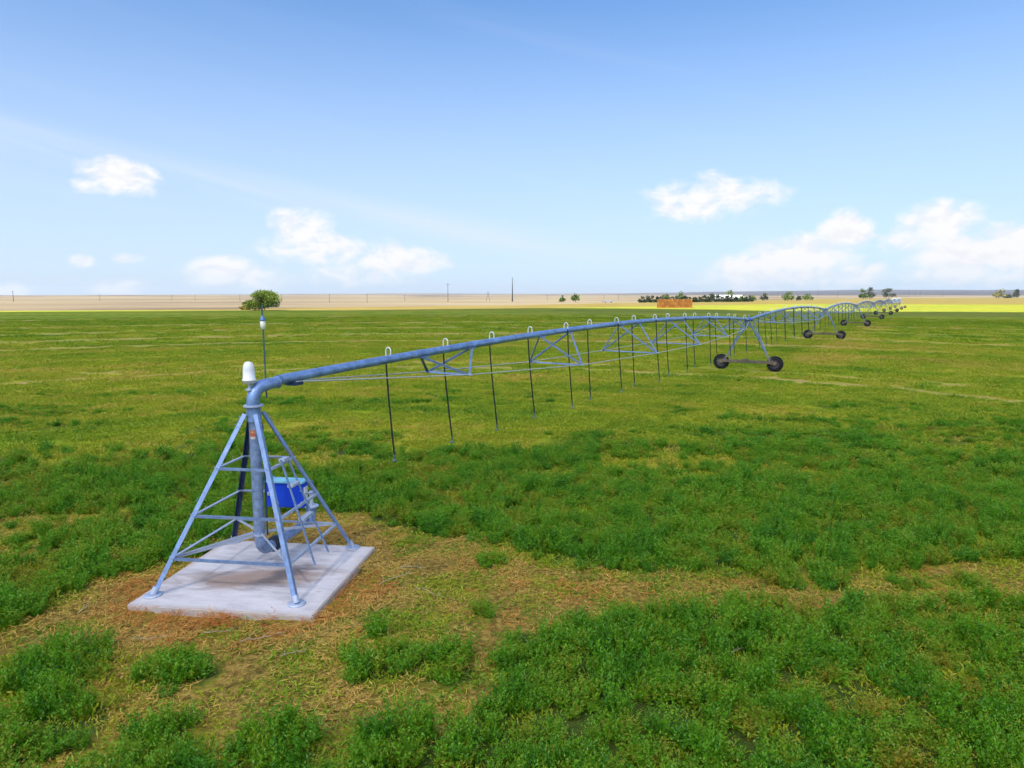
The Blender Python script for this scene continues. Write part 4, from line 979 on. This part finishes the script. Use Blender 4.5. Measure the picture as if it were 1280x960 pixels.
def sky():
    w = bpy.data.worlds.new('World'); SC.world = w; w.use_nodes = True; nt = NT(w.node_tree)
    bg = nt.n['Background']
    st = nt.node('ShaderNodeTexSky', sky_type='NISHITA'); st.sun_disc = False; st.sun_elevation = SUN_EL; st.sun_rotation = SUN_AZ
    st.air_density = 1.0; st.dust_density = 1.2; st.ozone_density = 1.5; st.altitude = 800
    tc = nt.node('ShaderNodeTexCoord').outputs['Generated']
    s = nt.node('ShaderNodeSeparateXYZ'); nt.put(s.inputs[0], tc)
    az = nt.m('ARCTAN2', s.outputs[0], s.outputs[1]); el = nt.m('ARCSINE', s.outputs[2])
    v = nt.node('ShaderNodeCombineXYZ'); nt.put(v.inputs[0], az); nt.put(v.inputs[1], nt.m('MULTIPLY', el, 1.5))
    n1 = nt.noise(v.outputs[0], 26, 9, 0.6, 0.3); n2 = nt.noise(v.outputs[0], 8.5, 5, 0.5)
    f = nt.m('ADD', nt.m('MULTIPLY', nt.m('SUBTRACT', n1, 0.5), 3.0), nt.m('MULTIPLY', nt.m('SUBTRACT', n2, 0.5), 0.5))
    # cumulus heaps: centre azimuth, elevation, half widths (degrees), strength
    seen = [(148, 222, 45, 17, 1.0), (118, 231, 30, 9, .75), (378, 288, 30, 22, 1.05), (400, 310, 60, 16, .95), (495, 325, 48, 16, 1.0), (440, 345, 60, 11, .6), (285, 340, 48, 16, 1.0), (300, 354, 60, 9, .6), (150, 360, 30, 9, .8), (105, 326, 12, 6, .8),
            (158, 323, 15, 6, .8), (8, 365, 25, 9, 1.0), (895, 245, 65, 19, .85), (860, 263, 42, 13, .7), (1058, 291, 30, 20, 1.15), (1000, 318, 55, 19, 1.1), (930, 338, 45, 16, 1.05), (970, 351, 80, 13, .8), (1050, 345, 50, 12, .8),
            (1172, 277, 40, 19, 1.1), (1130, 302, 30, 13, .65), (1225, 318, 75, 23, 1.2), (1200, 346, 80, 13, .8), (1275, 300, 50, 18, 1.1)]
    heaps = []
    for px, py, wx, wy, k in seen:
        a = (px-640)/F; b = (480-py)/F; d = Vector((a, CT+b*ST, -ST+b*CT)).normalized()
        q = 1/math.sqrt(1+a*a); heaps.append((math.degrees(math.atan2(d.x, d.y)), math.degrees(math.asin(d.z)), 1.32*math.degrees(wx/F)*q*q, 1.34*math.degrees(wy/F)*q, k))
    heaps += [(50, 4, 6, 3, 1.1), (-55, 3, 7, 3, 1.0), (85, 8, 12, 5, 1.0), (-95, 8, 12, 5, 1.0), (150, 9, 20, 5, 1.0)]
    tot = None; low = None
    for a, e, rx, ry, k in heaps:
        dx = nt.m('MULTIPLY', nt.m('SUBTRACT', az, R(a)), 1/R(rx)); dy = nt.m('MULTIPLY', nt.m('SUBTRACT', el, R(e)), 1/R(ry))
        # flat-based: squeeze the lower half
        d2 = nt.m('ADD', nt.m('MULTIPLY', dx, dx), nt.m('MULTIPLY', dy, dy))
        b = nt.m('MULTIPLY', nt.m('SUBTRACT', 1.28, nt.m('MULTIPLY', d2, 1.0)), k)
        tot = b if tot is None else nt.m('SMOOTH_MAX', tot, b, 0.25)
    dens = nt.m('ADD', tot, f)
    up = nt.step(0.0, 1.15, dens)
    # soft dissolve towards the haze under the heaps
    base = nt.m('ADD', 0.68, nt.m('MULTIPLY', 0.32, nt.step(R(0.2), R(3.0), el)))
    mask = nt.m('MULTIPLY', nt.m('MULTIPLY', up, base), nt.m('ADD', 0.80, nt.m('MULTIPLY', 0.2, nt.step(0.5, 1.3, dens))))
    # high thin veils drawn out in a long band
    vz = nt.node('ShaderNodeCombineXYZ'); nt.put(vz.inputs[0], nt.m('ADD', nt.m('MULTIPLY', az, 1.6), nt.m('MULTIPLY', el, 2.0))); nt.put(vz.inputs[1], nt.m('ADD', nt.m('MULTIPLY', el, 15.0), nt.m('MULTIPLY', az, 3.0)))
    cir = nt.noise(vz.outputs[0], 1.1, 5, 0.5, 0.5)
    ban = nt.m('MULTIPLY', nt.step(0.50, 0.90, cir), 0.22)
    band = nt.m('ABSOLUTE', nt.m('SUBTRACT', el, nt.m('ADD', R(6.2), nt.m('MULTIPLY', nt.m('ADD', az, R(10)), -0.17))))
    ban = nt.m('MAXIMUM', ban, nt.m('MULTIPLY', nt.step(R(2.0), R(0.0), band), nt.m('MULTIPLY', nt.step(0.34, 0.66, cir), nt.m('MULTIPLY', 0.62, nt.step(R(24), R(2), az)))))
    ban = nt.m('MULTIPLY', ban, nt.step(R(34), R(9), el))
    # pale humid air low down
    hz = nt.m('MULTIPLY', nt.step(R(28), R(0), el), 0.76)
    skc = nt.mix(1.0, st.outputs[0], (0.74, 1.22, 1.60), 'MULTIPLY')
    HZC = (5.35, 5.95, 7.05); CLC = (7.6, 7.5, 7.45); SHC = (6.4, 6.55, 7.0)
    c = nt.mix(hz, skc, HZC)
    c = nt.mix(ban, c, (6.0, 6.6, 7.4))
    vo = nt.node('ShaderNodeVectorMath', operation='ADD'); nt.put(vo.inputs[0], v.outputs[0]); vo.inputs[1].default_value = (-0.006, 0.014, 0)
    n1b = nt.noise(vo.outputs[0], 26, 9, 0.6, 0.3)
    shade = nt.step(-0.04, 0.10, nt.m('SUBTRACT', n1b, n1))
    c = nt.mix(mask, c, nt.mix(nt.m('MULTIPLY', shade, 0.55), CLC, SHC))
    nt.put(bg.inputs[0], c); bg.inputs[1].default_value = 0.05
sky()

# ------------------------------------------------------------------ the air
def haze():
    o = MB().box((0, 0, 65), (27000, 27000, 200)).build('haze', None); o['kind'] = 'stuff'; o['label'] = 'thin pale blue air over the plain fading the far hills'; o['category'] = 'haze'
    m = bpy.data.materials.new('thin_air'); m.use_nodes = True; nt = NT(m.node_tree)
    for n in list(nt.n): nt.n.remove(n)
    v = nt.node('ShaderNodeVolumePrincipled'); v.inputs['Density'].default_value = 5e-5; v.inputs['Color'].default_value = (0.80, 0.88, 1.0, 1); v.inputs['Anisotropy'].default_value = 0.2
    ou = nt.node('ShaderNodeOutputMaterial'); nt.l.new(v.outputs[0], ou.inputs['Volume']); o.data.materials.append(m)
haze()

# ------------------------------------------------------------------ view
SC.render.engine = 'CYCLES'
SC.view_settings.view_transform = 'Standard'; SC.view_settings.look = 'None'
SC.view_settings.exposure = 1.45; SC.view_settings.gamma = 1.0; SC.view_settings.use_curve_mapping = False
SC.render.resolution_x = 1024; SC.render.resolution_y = 768
SC.cycles.max_bounces = 8; SC.cycles.transparent_max_bounces = 16
